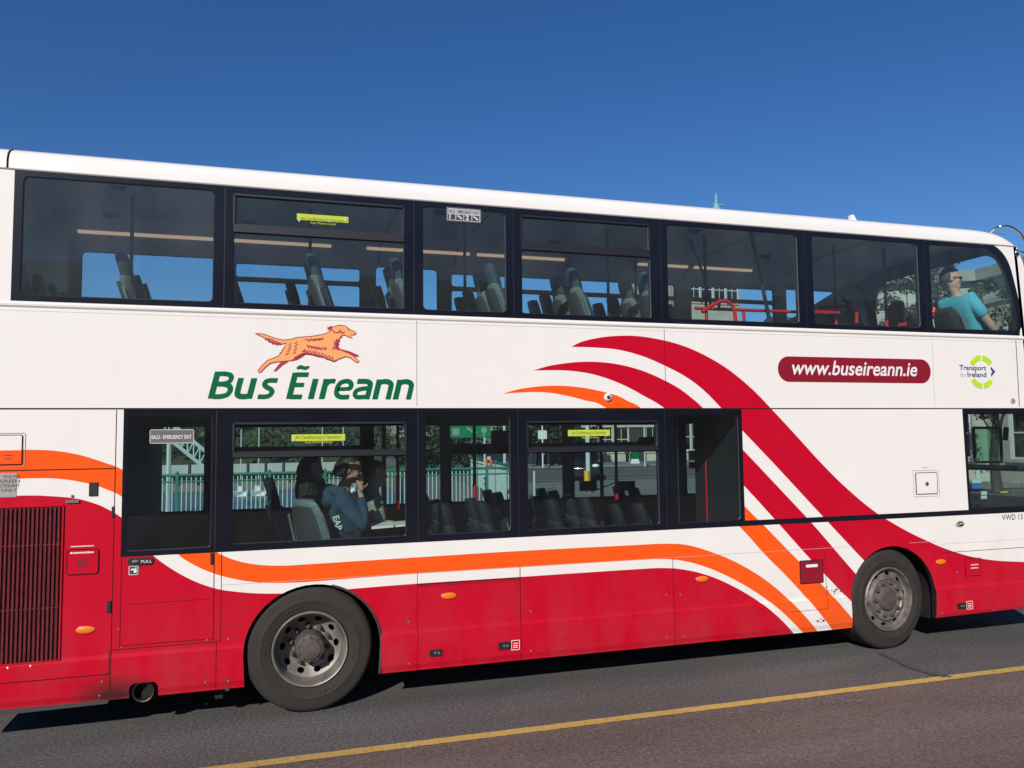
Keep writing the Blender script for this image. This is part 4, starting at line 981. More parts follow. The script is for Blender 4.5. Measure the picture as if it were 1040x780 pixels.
def skin_mesh(chains, sub=1):
    """chains: list of [(x,y,z,r),...]; shared joints are merged. First vertex is the root. Returns mesh data"""
    V = []; R = []; E = []; idx = {}
    def vid(p):
        k = (round(p[0], 4), round(p[1], 4), round(p[2], 4))
        if k not in idx: idx[k] = len(V); V.append(p[:3]); R.append(p[3])
        return idx[k]
    for c in chains:
        ids = [vid(p) for p in c]
        for a, b in zip(ids, ids[1:]):
            if a != b: E.append((a, b))
    me = bpy.data.meshes.new('t'); me.from_pydata(V, E, [])
    o = bpy.data.objects.new('t', me); COL.objects.link(o)
    o.modifiers.new('s', 'SKIN')
    sv = me.skin_vertices[0].data if me.skin_vertices else None
    if sv is None:
        bm = bmesh.new(); bm.from_mesh(me); bm.verts.layers.skin.verify(); bm.to_mesh(me); bm.free(); sv = me.skin_vertices[0].data
    for i, r in enumerate(R): sv[i].radius = (r, r); sv[i].use_root = (i == 0)
    ss = o.modifiers.new('u', 'SUBSURF'); ss.levels = sub; ss.render_levels = sub
    bpy.context.view_layer.update()
    m = bpy.data.meshes.new_from_object(o.evaluated_get(bpy.context.evaluated_depsgraph_get()))
    bpy.data.objects.remove(o); return m
def fuse(meshes, voxel, mats, name):
    bm = bmesh.new()
    for m in meshes: bm.from_mesh(m)
    me = bpy.data.meshes.new(name); bm.to_mesh(me); bm.free()
    o = bpy.data.objects.new('t', me); COL.objects.link(o)
    r = o.modifiers.new('r', 'REMESH'); r.mode = 'VOXEL'; r.voxel_size = voxel; r.use_smooth_shade = True
    s = o.modifiers.new('s', 'SMOOTH'); s.iterations = 3; s.factor = .5
    bpy.context.view_layer.update()
    m = bpy.data.meshes.new_from_object(o.evaluated_get(bpy.context.evaluated_depsgraph_get()))
    bpy.data.objects.remove(o); m.materials.clear()
    for x in mats: m.materials.append(x)
    for p in m.polygons: p.use_smooth = True; p.material_index = 0
    return m
def head_mesh(c, yaw=0, pitch=0, s=1.0):
    """head facing +X with brow, nose, lips, chin, ears"""
    mb = MB(); M = Matrix.Rotation(yaw, 3, 'Z') @ Matrix.Rotation(pitch, 3, 'Y')
    def e(x, y, z, rx, ry, rz): mb.ell(Vector(c)+M @ (Vector((x, y, z))*s), (rx*s, ry*s, rz*s), 16, 12, rot=M)
    e(-.012, 0, .03, .100, .077, .098); e(.020, 0, -.035, .072, .060, .080); e(.062, 0, -.088, .030, .034, .024)
    e(.088, 0, -.012, .020, .012, .024); e(.100, 0, -.022, .012, .014, .010); e(.080, 0, .028, .014, .055, .012); e(.082, 0, -.055, .014, .024, .007); e(.080, 0, -.066, .013, .020, .007)
    for sy in (-1, 1): e(-.005, sy*.078, -.005, .020, .010, .032); e(.062, sy*.035, -.02, .024, .022, .022)
    return mb.mesh('h', SKIN)
def hair_mesh(c, yaw=0, pitch=0, s=1.0, long=0, name='hair', m=HAIRK, beanie=False):
    mb = MB(); M = Matrix.Rotation(yaw, 3, 'Z') @ Matrix.Rotation(pitch, 3, 'Y')
    nn, mm = 24, 16; vs = []; fs = []
    rnd = random.Random(3)
    for i in range(mm+1):
        th = pi*i/mm
        for k in range(nn):
            a = 2*pi*k/nn
            p = Vector((-.014+.110*sin(th)*cos(a), .088*sin(th)*sin(a), .034+.108*cos(th)))*(1+rnd.uniform(-.015, .015))
            vs.append(Vector(c)+M @ (p*s))
    for i in range(mm):
        for k in range(nn):
            a = 2*pi*(k+.5)/nn; front = cos(a) > .45; sidef = cos(a) > -.05
            lim = .31 if front else (.40 if sidef else .68)
            if (i+.5)/mm < lim: fs.append((i*nn+k, (i+1)*nn+k, (i+1)*nn+(k+1) % nn, i*nn+(k+1) % nn))
    mb.add(vs, fs)
    if long:
        for k in range(26):
            a = radians(95+170*k/25); r = .085
            p0 = Vector((-.014+.10*cos(a), .083*sin(a), .05)); pts = []
            for j in range(6):
                t = j/5; pts.append(Vector(c)+M @ (Vector((p0.x-.02*t+rnd.uniform(-.01, .01), p0.y*(1+.15*t)+rnd.uniform(-.008, .008), p0.z-long*t))*s))
            mb.tube(pts, [.020*s, .022*s, .022*s, .020*s, .016*s, .008*s], 6)
    return mb.build(name, m, None, smooth=80)
def adopt(o, root):
    o.parent = root; o.matrix_parent_inverse = world_of(root).inverted(); return o
def put(name, me, root):
    o = bpy.data.objects.new(name, me); COL.objects.link(o); return adopt(o, root)
def hand(w, d, side, curl=.5, s=1.0, upv=(0, 0, 1)):
    """five finger chains from wrist w along direction d; returns chains"""
    w = Vector(w); d = Vector(d).normalized(); up = Vector(upv); lat = d.cross(up).normalized()*side; nrm = lat.cross(d).normalized()
    palm = w+d*.075*s; ch = [[(*w, .020*s), (*(w+d*.035*s), .024*s), (*palm, .026*s)]]
    for i, (o_, ln) in enumerate(((-.030, .064), (-.010, .074), (.010, .070), (.029, .055))):
        b = palm+lat*o_*s; dd = d.copy(); pts = [(*palm, .026*s), (*(b+d*.012*s), .0095*s)]; q = b+d*.012*s
        for j in range(3):
            dd = (dd-nrm*curl*(.55+.2*j)).normalized(); q = q+dd*ln*s/3*1.15; pts.append((*q, (.0088-.001*j)*s))
        ch.append(pts)
    b = w+d*.03*s-lat*.022*s; q = b; dd = (d*.6-lat*.8).normalized(); pts = [(*(w+d*.035*s), .024*s), (*b, .012*s)]
    for j in range(2): q = q+dd*.036*s; pts.append((*q, (.0105-.001*j)*s)); dd = (dd+d*.3-nrm*.3).normalized()
    ch.append(pts); return ch
def seated(name_label, cat, hip, shirt, trouser, hairm, yaw=0, lean=.05, head_yaw=0, armR=None, armL=None, sleeve='short', longhair=0, fingers=True, headpitch=0, s=1.0, skinm=SKIN, headdx=0):
    """hip = seat contact point; sits facing +X"""
    hx, hy, hz = hip; hz += .09
    root = empty('person', (hx, hy, hip[2]), name_label, cat)
    def v(x, y, z, r): return (hx+x, hy+y, hz+z, r)
    L = lean
    pel = v(0, 0, 0, .135); wa = v(-L*.4, 0, .18, .125); ch = v(-L*.8, 0, .36, .135); nk = v(-L, 0, .50, .062); nb = v(-L+.01+headdx*.5, 0, .57, .056)
    hc = (hx-L+.03+headdx, hy, hz+.69)
    chains = [[pel, wa, ch, nk, nb, (hc[0]-.01, hc[1], hc[2]-.05, .05)]]
    sh = {}
    for sy, arm in ((-1, armR), (1, armL)):
        shp = v(-L, sy*.18, .455, .060)
        arm = arm or [(.06, sy*.22, .18), (.28, sy*.16, .10)]
        el = v(*arm[0], .045); wr = v(*arm[1], .028); sh[sy] = (shp, el, wr)
        chains.append([ch, shp, el, wr])
        kn = v(.44, sy*.13, .03, .068); an = v(.46, sy*.12, -.38, .045); toe = v(.62, sy*.12, -.44, .035)
        chains.append([pel, v(.06, sy*.10, .0, .10), kn, an, toe])
    parts = [skin_mesh(chains, 2)]
    if fingers:
        for sy in (-1, 1):
            e_, w_ = Vector(sh[sy][1][:3]), Vector(sh[sy][2][:3]); parts.append(skin_mesh(hand(w_, (w_-e_), sy, .45), 1))
    parts.append(head_mesh(hc, head_yaw, headpitch, s))
    put('body', fuse(parts, .009, [skinm], 'body'), root)
    # shirt
    g = .018; cc = [[(pel[0], pel[1], pel[2]-.07, .170), (*pel[:3], .135+g), (*wa[:3], .134+g), (*ch[:3], .140+g), (nk[0], nk[1], nk[2]-.03, .072)]]
    for sy in (-1, 1):
        shp, el, wr = sh[sy]
        if sleeve == 'short':
            m_ = tuple(shp[i]+(el[i]-shp[i])*.72 for i in range(3)); cc.append([(*ch[:3], .140+g), (*shp[:3], .086), (*m_, .068)])
        else:
            m_ = tuple(el[i]+(wr[i]-el[i])*.92 for i in range(3)); cc.append([(*ch[:3], .140+g), (*shp[:3], .086), (*el[:3], .064), (*m_, .042)])
    put('top', fuse([skin_mesh(cc, 2)], .011, [shirt], 'top'), root)
    cc = []
    p0 = (pel[0], pel[1], pel[2]-.01, .172)
    for sy in (-1, 1): cc.append([p0, v(.06, sy*.10, -.0, .135), v(.44, sy*.13, .03, .084), v(.46, sy*.12, -.34, .062)])
    put('trousers', fuse([skin_mesh(cc, 2)], .012, [trouser], 'trousers'), root)
    mb = MB()
    for sy in (-1, 1): mb.ell((hx+.55, hy+sy*.12, hz-.43), (.13, .045, .045), 12, 8)
    adopt(mb.build('shoes', BLK, None, smooth=60), root)
    adopt(hair_mesh(hc, head_yaw, headpitch, s, longhair, m=hairm), root)
    return root, hc, sh
# man at the front of the upper deck
hp = at(961, 285, .38)
man, hc, _ = seated('man in a turquoise T-shirt and dark sunglasses sitting in the front upper deck seat', 'person', (hp.x+.39, .36, hp.z-.77), TEAL, JEAN, HAIRG, lean=.27, armR=[(-.06, -.235, .14), (.12, -.20, -.03)], sleeve='short', head_yaw=radians(-38), headdx=-.10)
mb = MB(); M_ = Matrix.Rotation(radians(-38), 3, 'Z')
def gp(x, y, z): return Vector(hc)+M_ @ Vector((x, y, z))
for sy in (-1, 1):
    mb.ell(gp(.088, sy*.034, .006), (.010, .026, .017), 12, 8); mb.tube([gp(.086, sy*.060, .012), gp(.04, sy*.078, .012), gp(-.01, sy*.082, .010)], .004, 6)
mb.tube([gp(.098, -.012, .01), gp(.100, .012, .01)], .003, 6)
adopt(mb.build('sunglasses', BLK, None, smooth=60), man)
# dark-haired passenger across the aisle
hp = at(916, 316, 1.62)
seated('passenger with long black hair, seen from behind the upper deck front window pillar', 'person', (hp.x, 1.62, hp.z-.78), BLK, BLK, HAIRK, lean=.08, sleeve='long', longhair=.32)
# lower deck: woman in blue hoodie holding a hand up to her face
hp = at(355, 477, .46); hp.x -= .03
wom, hc, shh = seated('person in a blue hoodie on the lower deck raising one hand to the face', 'person', (hp.x, .46, hp.z-.78), HOOD, JEAN, HAIRK, lean=.04, armR=[(.14, -.24, .18), (.115, -.15, .50)], armL=[(.16, .2, .16), (.34, .08, .20)], sleeve='long', longhair=.12, head_yaw=radians(-15), headdx=.05, headpitch=radians(10), skinm=SKIND)
hxx, hyy, hzz = hp.x, .46, hp.z-.69
mb = MB(); mb.tube([(hxx-.06, hyy, hzz+.50), (hxx-.12, hyy-.02, hzz+.45), (hxx-.17, hyy, hzz+.38)], [.085, .105, .05], 12); mb.tube([(hxx-.02, hyy-.13, hzz+.50), (hxx-.12, hyy-.10, hzz+.52), (hxx-.15, hyy, hzz+.53), (hxx-.12, hyy+.10, hzz+.52)], .045, 10)
adopt(mb.build('hood', HOOD, None, smooth=70), wom)
mb = MB(); mb.tube([(hxx+.06, hyy-.145, hzz+.50), (hxx+.085, hyy-.19, hzz+.36), (hxx+.09, hyy-.20, hzz+.16), (hxx+.08, hyy-.19, hzz+.02)], [.025, .034, .036, .030], 8); adopt(mb.build('scarf', SCARF, None, smooth=70), wom)
o = text('hoodie_print', 'EAP', .075, hxx-.125, hzz+.30, hyy-.176, PALEG, wom, rot=radians(-75), offset=.002)
# mottled sleeve passenger beside her
hp2 = at(373, 476, .85)
seated('passenger in a mottled grey knit top, next to the person in the blue hoodie', 'person', (hp2.x+.05, .85, hp2.z-.84), GREYK, JEAN, HAIRK, lean=.0, sleeve='long', armR=[(.05, -.30, .16), (.24, -.34, .08)], skinm=SKIN)
hp3 = at(316, 478, .84)
seated('dark-haired passenger in black in the lower deck row behind the blue hoodie', 'person', (hp3.x, .86, hp3.z-.78), BLK, BLK, HAIRB, lean=.02, sleeve='long', longhair=.30)
# newspaper on the lap
a = at(395, 534, .38)
mb = MB(); mb.hexa([(a.x-.17, .26, a.z-.01), (a.x+.16, .26, a.z+.005), (a.x+.16, .50, a.z+.01), (a.x-.17, .50, a.z), (a.x-.17, .26, a.z+.012), (a.x+.16, .26, a.z+.02), (a.x+.16, .50, a.z+.026), (a.x-.17, .50, a.z+.018)], 0); mb.box((a.x+.02, .257, a.z+.0), (a.x+.04, .262, a.z+.022), 1)
n_ = mb.build('magazine', [WTXT, AMBER]); tag(n_, 'white magazine with an orange mark lying across the knees of the hoodie wearer', 'magazine')

# ------------------------------------------------------------------ setting
def asphalt(name, c1, c2, sc=90, streak=False):
    sc = sc*.45
    m = bpy.data.materials.new(name); m.use_nodes = True; nt = m.node_tree; N = nt.nodes.new; L = nt.links.new
    b = nt.nodes['Principled BSDF']; b.inputs['Roughness'].default_value = .88; b.inputs['Specular IOR Level'].default_value = .25
    tc = N('ShaderNodeTexCoord')
    n1 = N('ShaderNodeTexNoise'); n1.inputs['Scale'].default_value = sc; n1.inputs['Detail'].default_value = 7; n1.inputs['Roughness'].default_value = .8; L(tc.outputs['Object'], n1.inputs['Vector'])
    n2 = N('ShaderNodeTexNoise'); n2.inputs['Scale'].default_value = .9; n2.inputs['Detail'].default_value = 6
    mp = N('ShaderNodeMapping'); mp.inputs['Scale'].default_value = (.35, 1.6, 1); L(tc.outputs['Object'], mp.inputs[0]); L(mp.outputs[0], n2.inputs['Vector'])
    r1 = N('ShaderNodeValToRGB'); e = r1.color_ramp.elements; e[0].position = .40; e[0].color = (*c1, 1); e[1].position = .62; e[1].color = (*c2, 1); L(n1.outputs['Fac'], r1.inputs['Fac'])
    # pale grit
    v = N('ShaderNodeTexVoronoi'); v.inputs['Scale'].default_value = 34; L(tc.outputs['Object'], v.inputs['Vector'])
    rv = N('ShaderNodeMapRange'); rv.inputs[1].default_value = .16; rv.inputs[2].default_value = .08; L(v.outputs['Distance'], rv.inputs[0])
    wn = N('ShaderNodeTexWhiteNoise'); L(v.outputs['Position'], wn.inputs['Vector'])
    gt = N('ShaderNodeMath'); gt.operation = 'GREATER_THAN'; gt.inputs[1].default_value = .80; L(wn.outputs['Value'], gt.inputs[0])
    mu = N('ShaderNodeMath'); mu.operation = 'MULTIPLY'; L(rv.outputs[0], mu.inputs[0]); L(gt.outputs[0], mu.inputs[1])
    mx = N('ShaderNodeMix'); mx.data_type = 'RGBA'; L(mu.outputs[0], mx.inputs[0]); L(r1.outputs['Color'], mx.inputs[6]); mx.inputs[7].default_value = (.27, .25, .23, 1)
    m2 = N('ShaderNodeMix'); m2.data_type = 'RGBA'; m2.blend_type = 'MULTIPLY'; m2.inputs[0].default_value = 1; L(mx.outputs[2], m2.inputs[6])
    r2 = N('ShaderNodeMapRange'); r2.inputs[1].default_value = .3; r2.inputs[2].default_value = .7; r2.inputs[3].default_value = .74; r2.inputs[4].default_value = 1.18; L(n2.outputs['Fac'], r2.inputs[0])
    cb = N('ShaderNodeCombineColor'); [L(r2.outputs[0], cb.inputs[i]) for i in range(3)]; L(cb.outputs[0], m2.inputs[7])
    L(m2.outputs[2], b.inputs['Base Color'])
    bp = N('ShaderNodeBump'); bp.inputs['Strength'].default_value = .6; bp.inputs['Distance'].default_value = .006; L(n1.outputs['Fac'], bp.inputs['Height']); L(bp.outputs['Normal'], b.inputs['Normal'])
    return m
ASPH = asphalt('asphalt', (.062, .059, .056), (.180, .170, .160)); RASPH = asphalt('reddish asphalt', (.105, .077, .067), (.225, .170, .150), 80)
FOOT = asphalt('footpath concrete', (.16, .155, .14), (.24, .23, .21), 60)
def struct(name, mb, m, smooth=None):
    o = tag(mb.build(name, m, None, smooth), kind='structure'); o.location.z = -.025 if name in ('road', 'red_surfaced_lane', 'yellow_road_line', 'tar_stain', 'old_paint_marks') else 0; return o
mb = MB(); mb.quad((-60, -60, .004), (60, -60, .004), (60, -.93, .004), (-60, -.93, .004)); struct('red_surfaced_lane', mb, RASPH)
m = asphalt('worn yellow paint', (.50, .33, .09), (.66, .45, .13), 120); YLINE = m
# wear lets the road show through
nt = m.node_tree; b = nt.nodes['Principled BSDF']
ns = nt.nodes.new('ShaderNodeTexNoise'); ns.inputs['Scale'].default_value = 26; ns.inputs['Detail'].default_value = 8; tc = nt.nodes.new('ShaderNodeTexCoord'); nt.links.new(tc.outputs['Object'], ns.inputs['Vector'])
mr = nt.nodes.new('ShaderNodeMapRange'); mr.inputs[1].default_value = .60; mr.inputs[2].default_value = .72; mr.inputs[4].default_value = .8; nt.links.new(ns.outputs['Fac'], mr.inputs[0])
src = b.inputs['Base Color'].links[0].from_socket; mx = nt.nodes.new('ShaderNodeMix'); mx.data_type = 'RGBA'; nt.links.new(mr.outputs[0], mx.inputs[0]); nt.links.new(src, mx.inputs[6]); mx.inputs[7].default_value = (.12, .10, .09, 1); nt.links.new(mx.outputs[2], b.inputs['Base Color'])
rnd = random.Random(5); mb = MB(); vs = []; x = -40.0; k = 0
while x < 40:
    vs += [(x, -.935+rnd.uniform(-.004, .004), .008), (x, -.835+rnd.uniform(-.004, .004), .008)]; x += .05; k += 1
mb.add(vs, [(2*i, 2*i+2, 2*i+3, 2*i+1) for i in range(k-1)]); struct('yellow_road_line', mb, YLINE)
# dark tar stain across the line by the front wheel and scuffed paint marks
TAR = mat('tar stain', (.045, .042, .040), .9, noise=(22, .4, (.10, .093, .086)))
mb = MB(); pa = [gpt(*q) for q in spl([(893, 664), (912, 672), (925, 678), (945, 684), (966, 688.5)], 10)]
rr = [.03+.10*abs(sin(i*.9)+.6*sin(i*2.3))*(i/len(pa))**.6*(1 if i < len(pa)-3 else .4) for i in range(len(pa))]
A_, B_ = stroke2(pa, rr); n = len(pa)
mb.add([(p[0], p[1], .0095) for p in A_]+[(p[0], p[1], .0095) for p in B_], [(k, n+k, n+k+1, k+1) for k in range(n-1)])
struct('tar_stain', mb, TAR)
CHALK = mat('scuffed old paint', (.24, .215, .20), .9, noise=(60, .5, (.13, .105, .10)))
mb = MB(); rnd = random.Random(9)
for i in range(240):
    px = rnd.uniform(600, 880); py = 741-(px-600)*.105+rnd.gauss(0, 1.6); x, y = gpt(px, py); w = rnd.uniform(.015, .09); h = rnd.uniform(.004, .016)
    zz = .0062+i*.00001; mb.add([(x, y, zz), (x+w, y+rnd.uniform(-.004, .004), zz), (x+w*.9, y+h, zz), (x+w*.1, y+h*.8, zz)], [(0, 1, 2, 3)])
struct('old_paint_marks', mb, CHALK)
# loose grit
GRIT = mat('grit', (.30, .28, .25), .9)
mb = MB()
for i in range(900):
    px = rnd.uniform(0, 1040); py = rnd.uniform(690, 779); x, y = gpt(px, py)
    if y > -.05: continue
    r = rnd.uniform(.0015, .0045); mb.ell((x, y, .006), (r, r*.8, r*.6), 5, 3)
gr = mb.build('loose_grit', GRIT); gr.location.z = -.025; tag(gr, 'pale grit scattered over the road surface', 'grit', kind='stuff')

# quay, water, far bank
STONE = mat('quay stone', (.20, .19, .17), .85, noise=(3, .4), bump=(6, .5, .05)); WATER = mat('river water', (.07, .15, .20), .38, noise=(.3, .25), bump=(1.3, .5, .08))
RE = at(529, 480, 15.5).x; BE = at(388, 470, 78).x
mb = MB(); mb.quad((-300, -60, 0), (400, -60, 0), (400, 16.0, 0), (-300, 16.0, 0)); mb.quad((RE+.3, 16.0, 0), (400, 16.0, 0), (400, 400, 0), (BE+30, 400, 0)); mb.add([(RE+.3, 16, 0), (BE+30, 400, 0), (BE, 78, 0)], [(0, 1, 2)]); struct('road', mb, ASPH)
mb = MB(); mb.box((-300, 16.0, -3.5), (RE+.3, 16.4, -.003)); mb.hexa([(RE+.3, 16.0, -3.5), (RE+.8, 16.0, -3.5), (BE+.5, 78, -3.5), (BE, 78, -3.5), (RE+.3, 16.0, -.003), (RE+.8, 16.0, -.003), (BE+.5, 78, -.003), (BE, 78, -.003)]); struct('quay_wall', mb, STONE)
mb = MB(); mb.quad((-400, 16.2, -2.5), (60, 16.2, -2.5), (60, 600, -2.5), (-400, 600, -2.5)); struct('river_water', mb, WATER)
mb = MB(); mb.box((-400, 70, -3.4), (BE+.2, 300, -1.05)); struct('far_bank', mb, STONE)
FY = 49
mb = MB(); mb.box((14, FY-5.5, 0), (90, FY+.5, .12)); struct('footpath', mb, FOOT)
WLINE = mat('white road paint', (.42, .42, .38), .8, noise=(15, .4))
mb = MB()
for py in (477.5, 482, 486.5):
    y = gpt(640, py)[1]; mb.quad((at(532, 470, y).x, y, .004), (70, y, .004), (70, y+.2, .004), (at(532, 470, y).x, y+.2, .004))
struct('lane_markings', mb, WLINE)
y = gpt(600, 489)[1]
mb = MB(); mb.quad((RE+1, 16.5, .005), (40, 16.5, .005), (40, y, .005), (RE+3, y, .005)); struct('paved_island', mb, FOOT)
GRASS = mat('grass verge', (.07, .17, .03), .9, noise=(3, .4))
mb = MB(); q = [gpt(376, 479.5), gpt(452, 477), gpt(452, 472), gpt(376, 474)]; mb.add([(x, y, .02) for x, y in q], [(0, 1, 2, 3)])
struct('grass_verge', mb, GRASS)
# railings
RGREEN = mat('green railing paint', (.02, .20, .14), .5, noise=(8, .2)); RPALE = mat('pale railing paint', (.52, .60, .57), .5, noise=(8, .2))
def railing(a, b, label, sp=.115, ht=1.25):
    a = Vector((*a, 0)); b = Vector((*b, 0)); d = (b-a); n = d.length; d.normalize()
    r = empty('railing', tuple((a+b)/2), label, 'railing', 'quayside railings behind the bus')
    mb = MB(); mb.tube([a+Vector((0, 0, ht)), b+Vector((0, 0, ht))], .036, 8); adopt(mb.build('top_rail', RGREEN), r)
    mb = MB(); mb.tube([a+Vector((0, 0, ht-.17)), b+Vector((0, 0, ht-.17))], .024, 8); adopt(mb.build('middle_rail', RGREEN), r)
    mb = MB(); k = 0
    while k*sp < n: p = a+d*k*sp; mb.box((p.x-.013, p.y-.013, .12), (p.x+.013, p.y+.013, ht-.06)); k += 1
    adopt(mb.build('balusters', RPALE), r)
    k = 0
    while k*2.3 <= n+.01:
        p = a+d*k*2.3; mb = MB(); mb.box((p.x-.035, p.y-.035, 0), (p.x+.035, p.y+.035, ht+.02)); mb.ell((p.x, p.y, ht+.05), (.045, .045, .05), 10, 6); adopt(mb.build('post', RGREEN), r); k += 1
RY = 15.5
railing((at(80, 480, RY).x, RY), (at(330, 480, RY).x, RY), 'green railing with pale upright bars along the quay edge, its stretch before the open river')
railing((at(330, 480, RY).x, RY), (RE, RY), 'green railing with pale bars at the street end of the quay, near the lifebuoy')
railing((RE, RY), (at(478, 470, 27).x, 27), 'green railing running away from the quay corner, its pale bars bunched together', .12)
HOARD = mat('beige hoarding', (.46, .46, .40), .8, noise=(.6, .2)); DKM = mat('dark metal', (.03, .035, .04), .5)
hx = [at(p, 470, 69).x for p in (150, 232, 305, 380)]
for k in range(3):
    x0, x1 = hx[k], hx[k+1]-.05; n_p = 4
    r = empty('hoarding', ((x0+x1)/2, 69, -1.05), ['beige hoarding on the far bank seen through the rear lower window', 'beige hoarding on the far bank, the middle stretch', 'beige hoarding on the far bank nearest the street'][k], 'hoarding', 'hoardings along the far bank')
    mb = MB(); mb.box((x0, 69, -1.05), (x1, 69.1, -.05)); adopt(mb.build('board', HOARD), r)
    for j in range(n_p): xx = x0+(x1-x0)*j/n_p; mb = MB(); mb.box((xx, 68.85, -1.2), (xx+.16, 69, .05)); adopt(mb.build('post', DKM), r)
PALE = mat('pale steel', (.45, .52, .48), .5)
g_ = empty('gangway', (-16, 48, -2.5), 'pale steel truss gangway sloping down to the water behind the rear of the bus', 'gangway')
A = at(165, 440, 48); B = at(209, 476, 48); up2 = Vector((0, 0, 1.1))
for off in (0, 1): mb = MB(); mb.tube([A+up2*off, B+up2*off], .13, 6); adopt(mb.build('truss_beam', PALE), g_)
mb = MB()
for k in range(8):
    t = k/7; mb.tube([A.lerp(B, t), A.lerp(B, t)+up2], .05, 5)
    if k < 7: mb.tube([A.lerp(B, t), A.lerp(B, (k+1)/7)+up2], .045, 5)
adopt(mb.build('truss_brace', PALE), g_)
for px in (163, 172): a_ = at(px, 440, 48.2); mb = MB(); mb.tube([(a_.x, 48.2, -2.8), (a_.x, 48.2, 2.4)], .15, 6); adopt(mb.build('pile', PALE), g_)
LEAF = [mat('leaf dark', (.022, .032, .018), .8), mat('leaf green', (.042, .060, .027), .8), mat('leaf light', (.078, .10, .045), .7)]
for l in LEAF:
    l.node_tree.nodes['Principled BSDF'].inputs['Specular IOR Level'].default_value = .3
BARK = mat('bark', (.07, .055, .04), .9, noise=(8, .4), bump=(20, .8, .02))
def leaves(mb, c, r, n, sz, rnd, nz=3):
    for i in range(n):
        while True:
            p = Vector((rnd.uniform(-1, 1), rnd.uniform(-1, 1), rnd.uniform(-1, 1)))
            if p.length <= 1: break
        p = Vector((p.x*r[0], p.y*r[1], p.z*r[2]))+Vector(c)
        a = Vector((rnd.gauss(0, 1), rnd.gauss(0, 1), rnd.gauss(0, 1))).normalized(); b_ = a.cross(Vector((rnd.gauss(0, 1), rnd.gauss(0, 1), rnd.gauss(0, 1)))).normalized()
        s = sz*rnd.uniform(.6, 1.3)
        mb.add([p-a*s, p+b_*s*.6, p+a*s, p-b_*s*.6], [(0, 1, 2, 3)], rnd.choice((0, 1, 1, 2)))
def tree(px, Y, pytop, R, label, seed, n=60, per=70, sz=.11, cb=.35, group='street trees', gz=0):
    tp = at(px, pytop, Y); loc = (tp.x, Y, gz); h = tp.z-gz
    rnd = random.Random(seed); x, y, z = loc
    r = empty('street_tree', loc, label, 'tree', group)
    mb = MB(); top = Vector((x+rnd.uniform(-.2, .2), y, z+h*.8)); pts = [Vector(loc).lerp(top, t)+Vector((rnd.uniform(-.08, .08), rnd.uniform(-.08, .08), 0))*(t > 0) for t in (0, .2, .4, .6, .8, 1)]
    mb.tube(pts, [h*.024, h*.019, h*.016, h*.012, h*.008, h*.003], 8)
    cl = []
    for k in range(n):
        a = rnd.uniform(0, 2*pi); zz = rnd.uniform(cb, 1); env = sin(pi*min(1, (zz-cb)/(1-cb)*.85+.12))**.6
        rr = R*env*sqrt(rnd.uniform(.05, 1)); c = Vector((x+rr*cos(a), y+rr*sin(a), z+h*zz)); cl.append(c)
        if k % 3 == 0:
            s = Vector(loc).lerp(top, min(.95, max(.3, zz-.18))); mb.tube([s, s.lerp(c, .5)+Vector((0, 0, .1)), c], [h*.007, h*.004, h*.001], 5)
    adopt(mb.build('trunk', BARK, None, smooth=60), r)
    mb = MB()
    for c in cl: q = R*rnd.uniform(.16, .30); leaves(mb, c, (q, q, q*.75), per, sz, rnd)
    adopt(mb.build('crown', LEAF, None), r)
tree(921, 13, 262, 1.7, 'tall leafy street tree beyond the front of the upper deck, tallest near the cornice building', 1, 80, 90, .07, .30)
tree(1002, 15, 286, 1.5, 'leafy tree in front of the stone cornice building, right of the sunglasses man', 2, 40, 70, .07, .35)
tree(955, 14, 254, 1.1, 'slender sparse tree whose twigs show between the two leafier ones by the cornice building', 3, 26, 45, .06, .45)
tree(439, 40, 424, 3.2, 'broad green tree at the roadside behind the third lower window', 4, 60, 70, .16, .25)
tree(545, 46, 415, 3.0, 'dark tree on the footpath behind the group of standing people', 5, 60, 60, .16, .32, gz=.12)
tree(568, 46.5, 412, 2.6, 'dark footpath tree beside the dark parked car', 6, 60, 60, .16, .32, gz=.12)
# wooded hill
mb = MB(); rnd = random.Random(11)
nx, ny = 40, 8; vs = []
for j in range(ny):
    for i in range(nx):
        x = -130+i*3.65; t = j/(ny-1); y = 78+t*60; vs.append((x, y, -1.1+15*t**.7*(.8+.2*sin(i*.5))+rnd.uniform(-.5, .5)))
mb.add(vs, [(j*nx+i, j*nx+i+1, (j+1)*nx+i+1, (j+1)*nx+i) for j in range(ny-1) for i in range(nx-1)])
struct('far_hillside', mb, mat('hill grass', (.05, .075, .03), .9, noise=(.2, .4)))
mb = MB()
for k in range(560):
    i = rnd.uniform(-120, 13); t = rnd.random(); y = 78+t*58; z = -1.1+14*t**.7; q = rnd.uniform(1.6, 3.2); leaves(mb, (i, y, z+q*.8), (q, q, q*.9), 60, .32, rnd)
tag(mb.build('far_wood', LEAF), 'dark wood covering the hillside across the river', 'wood', kind='stuff')
BW = mat('boat white', (.7, .7, .68), .4)
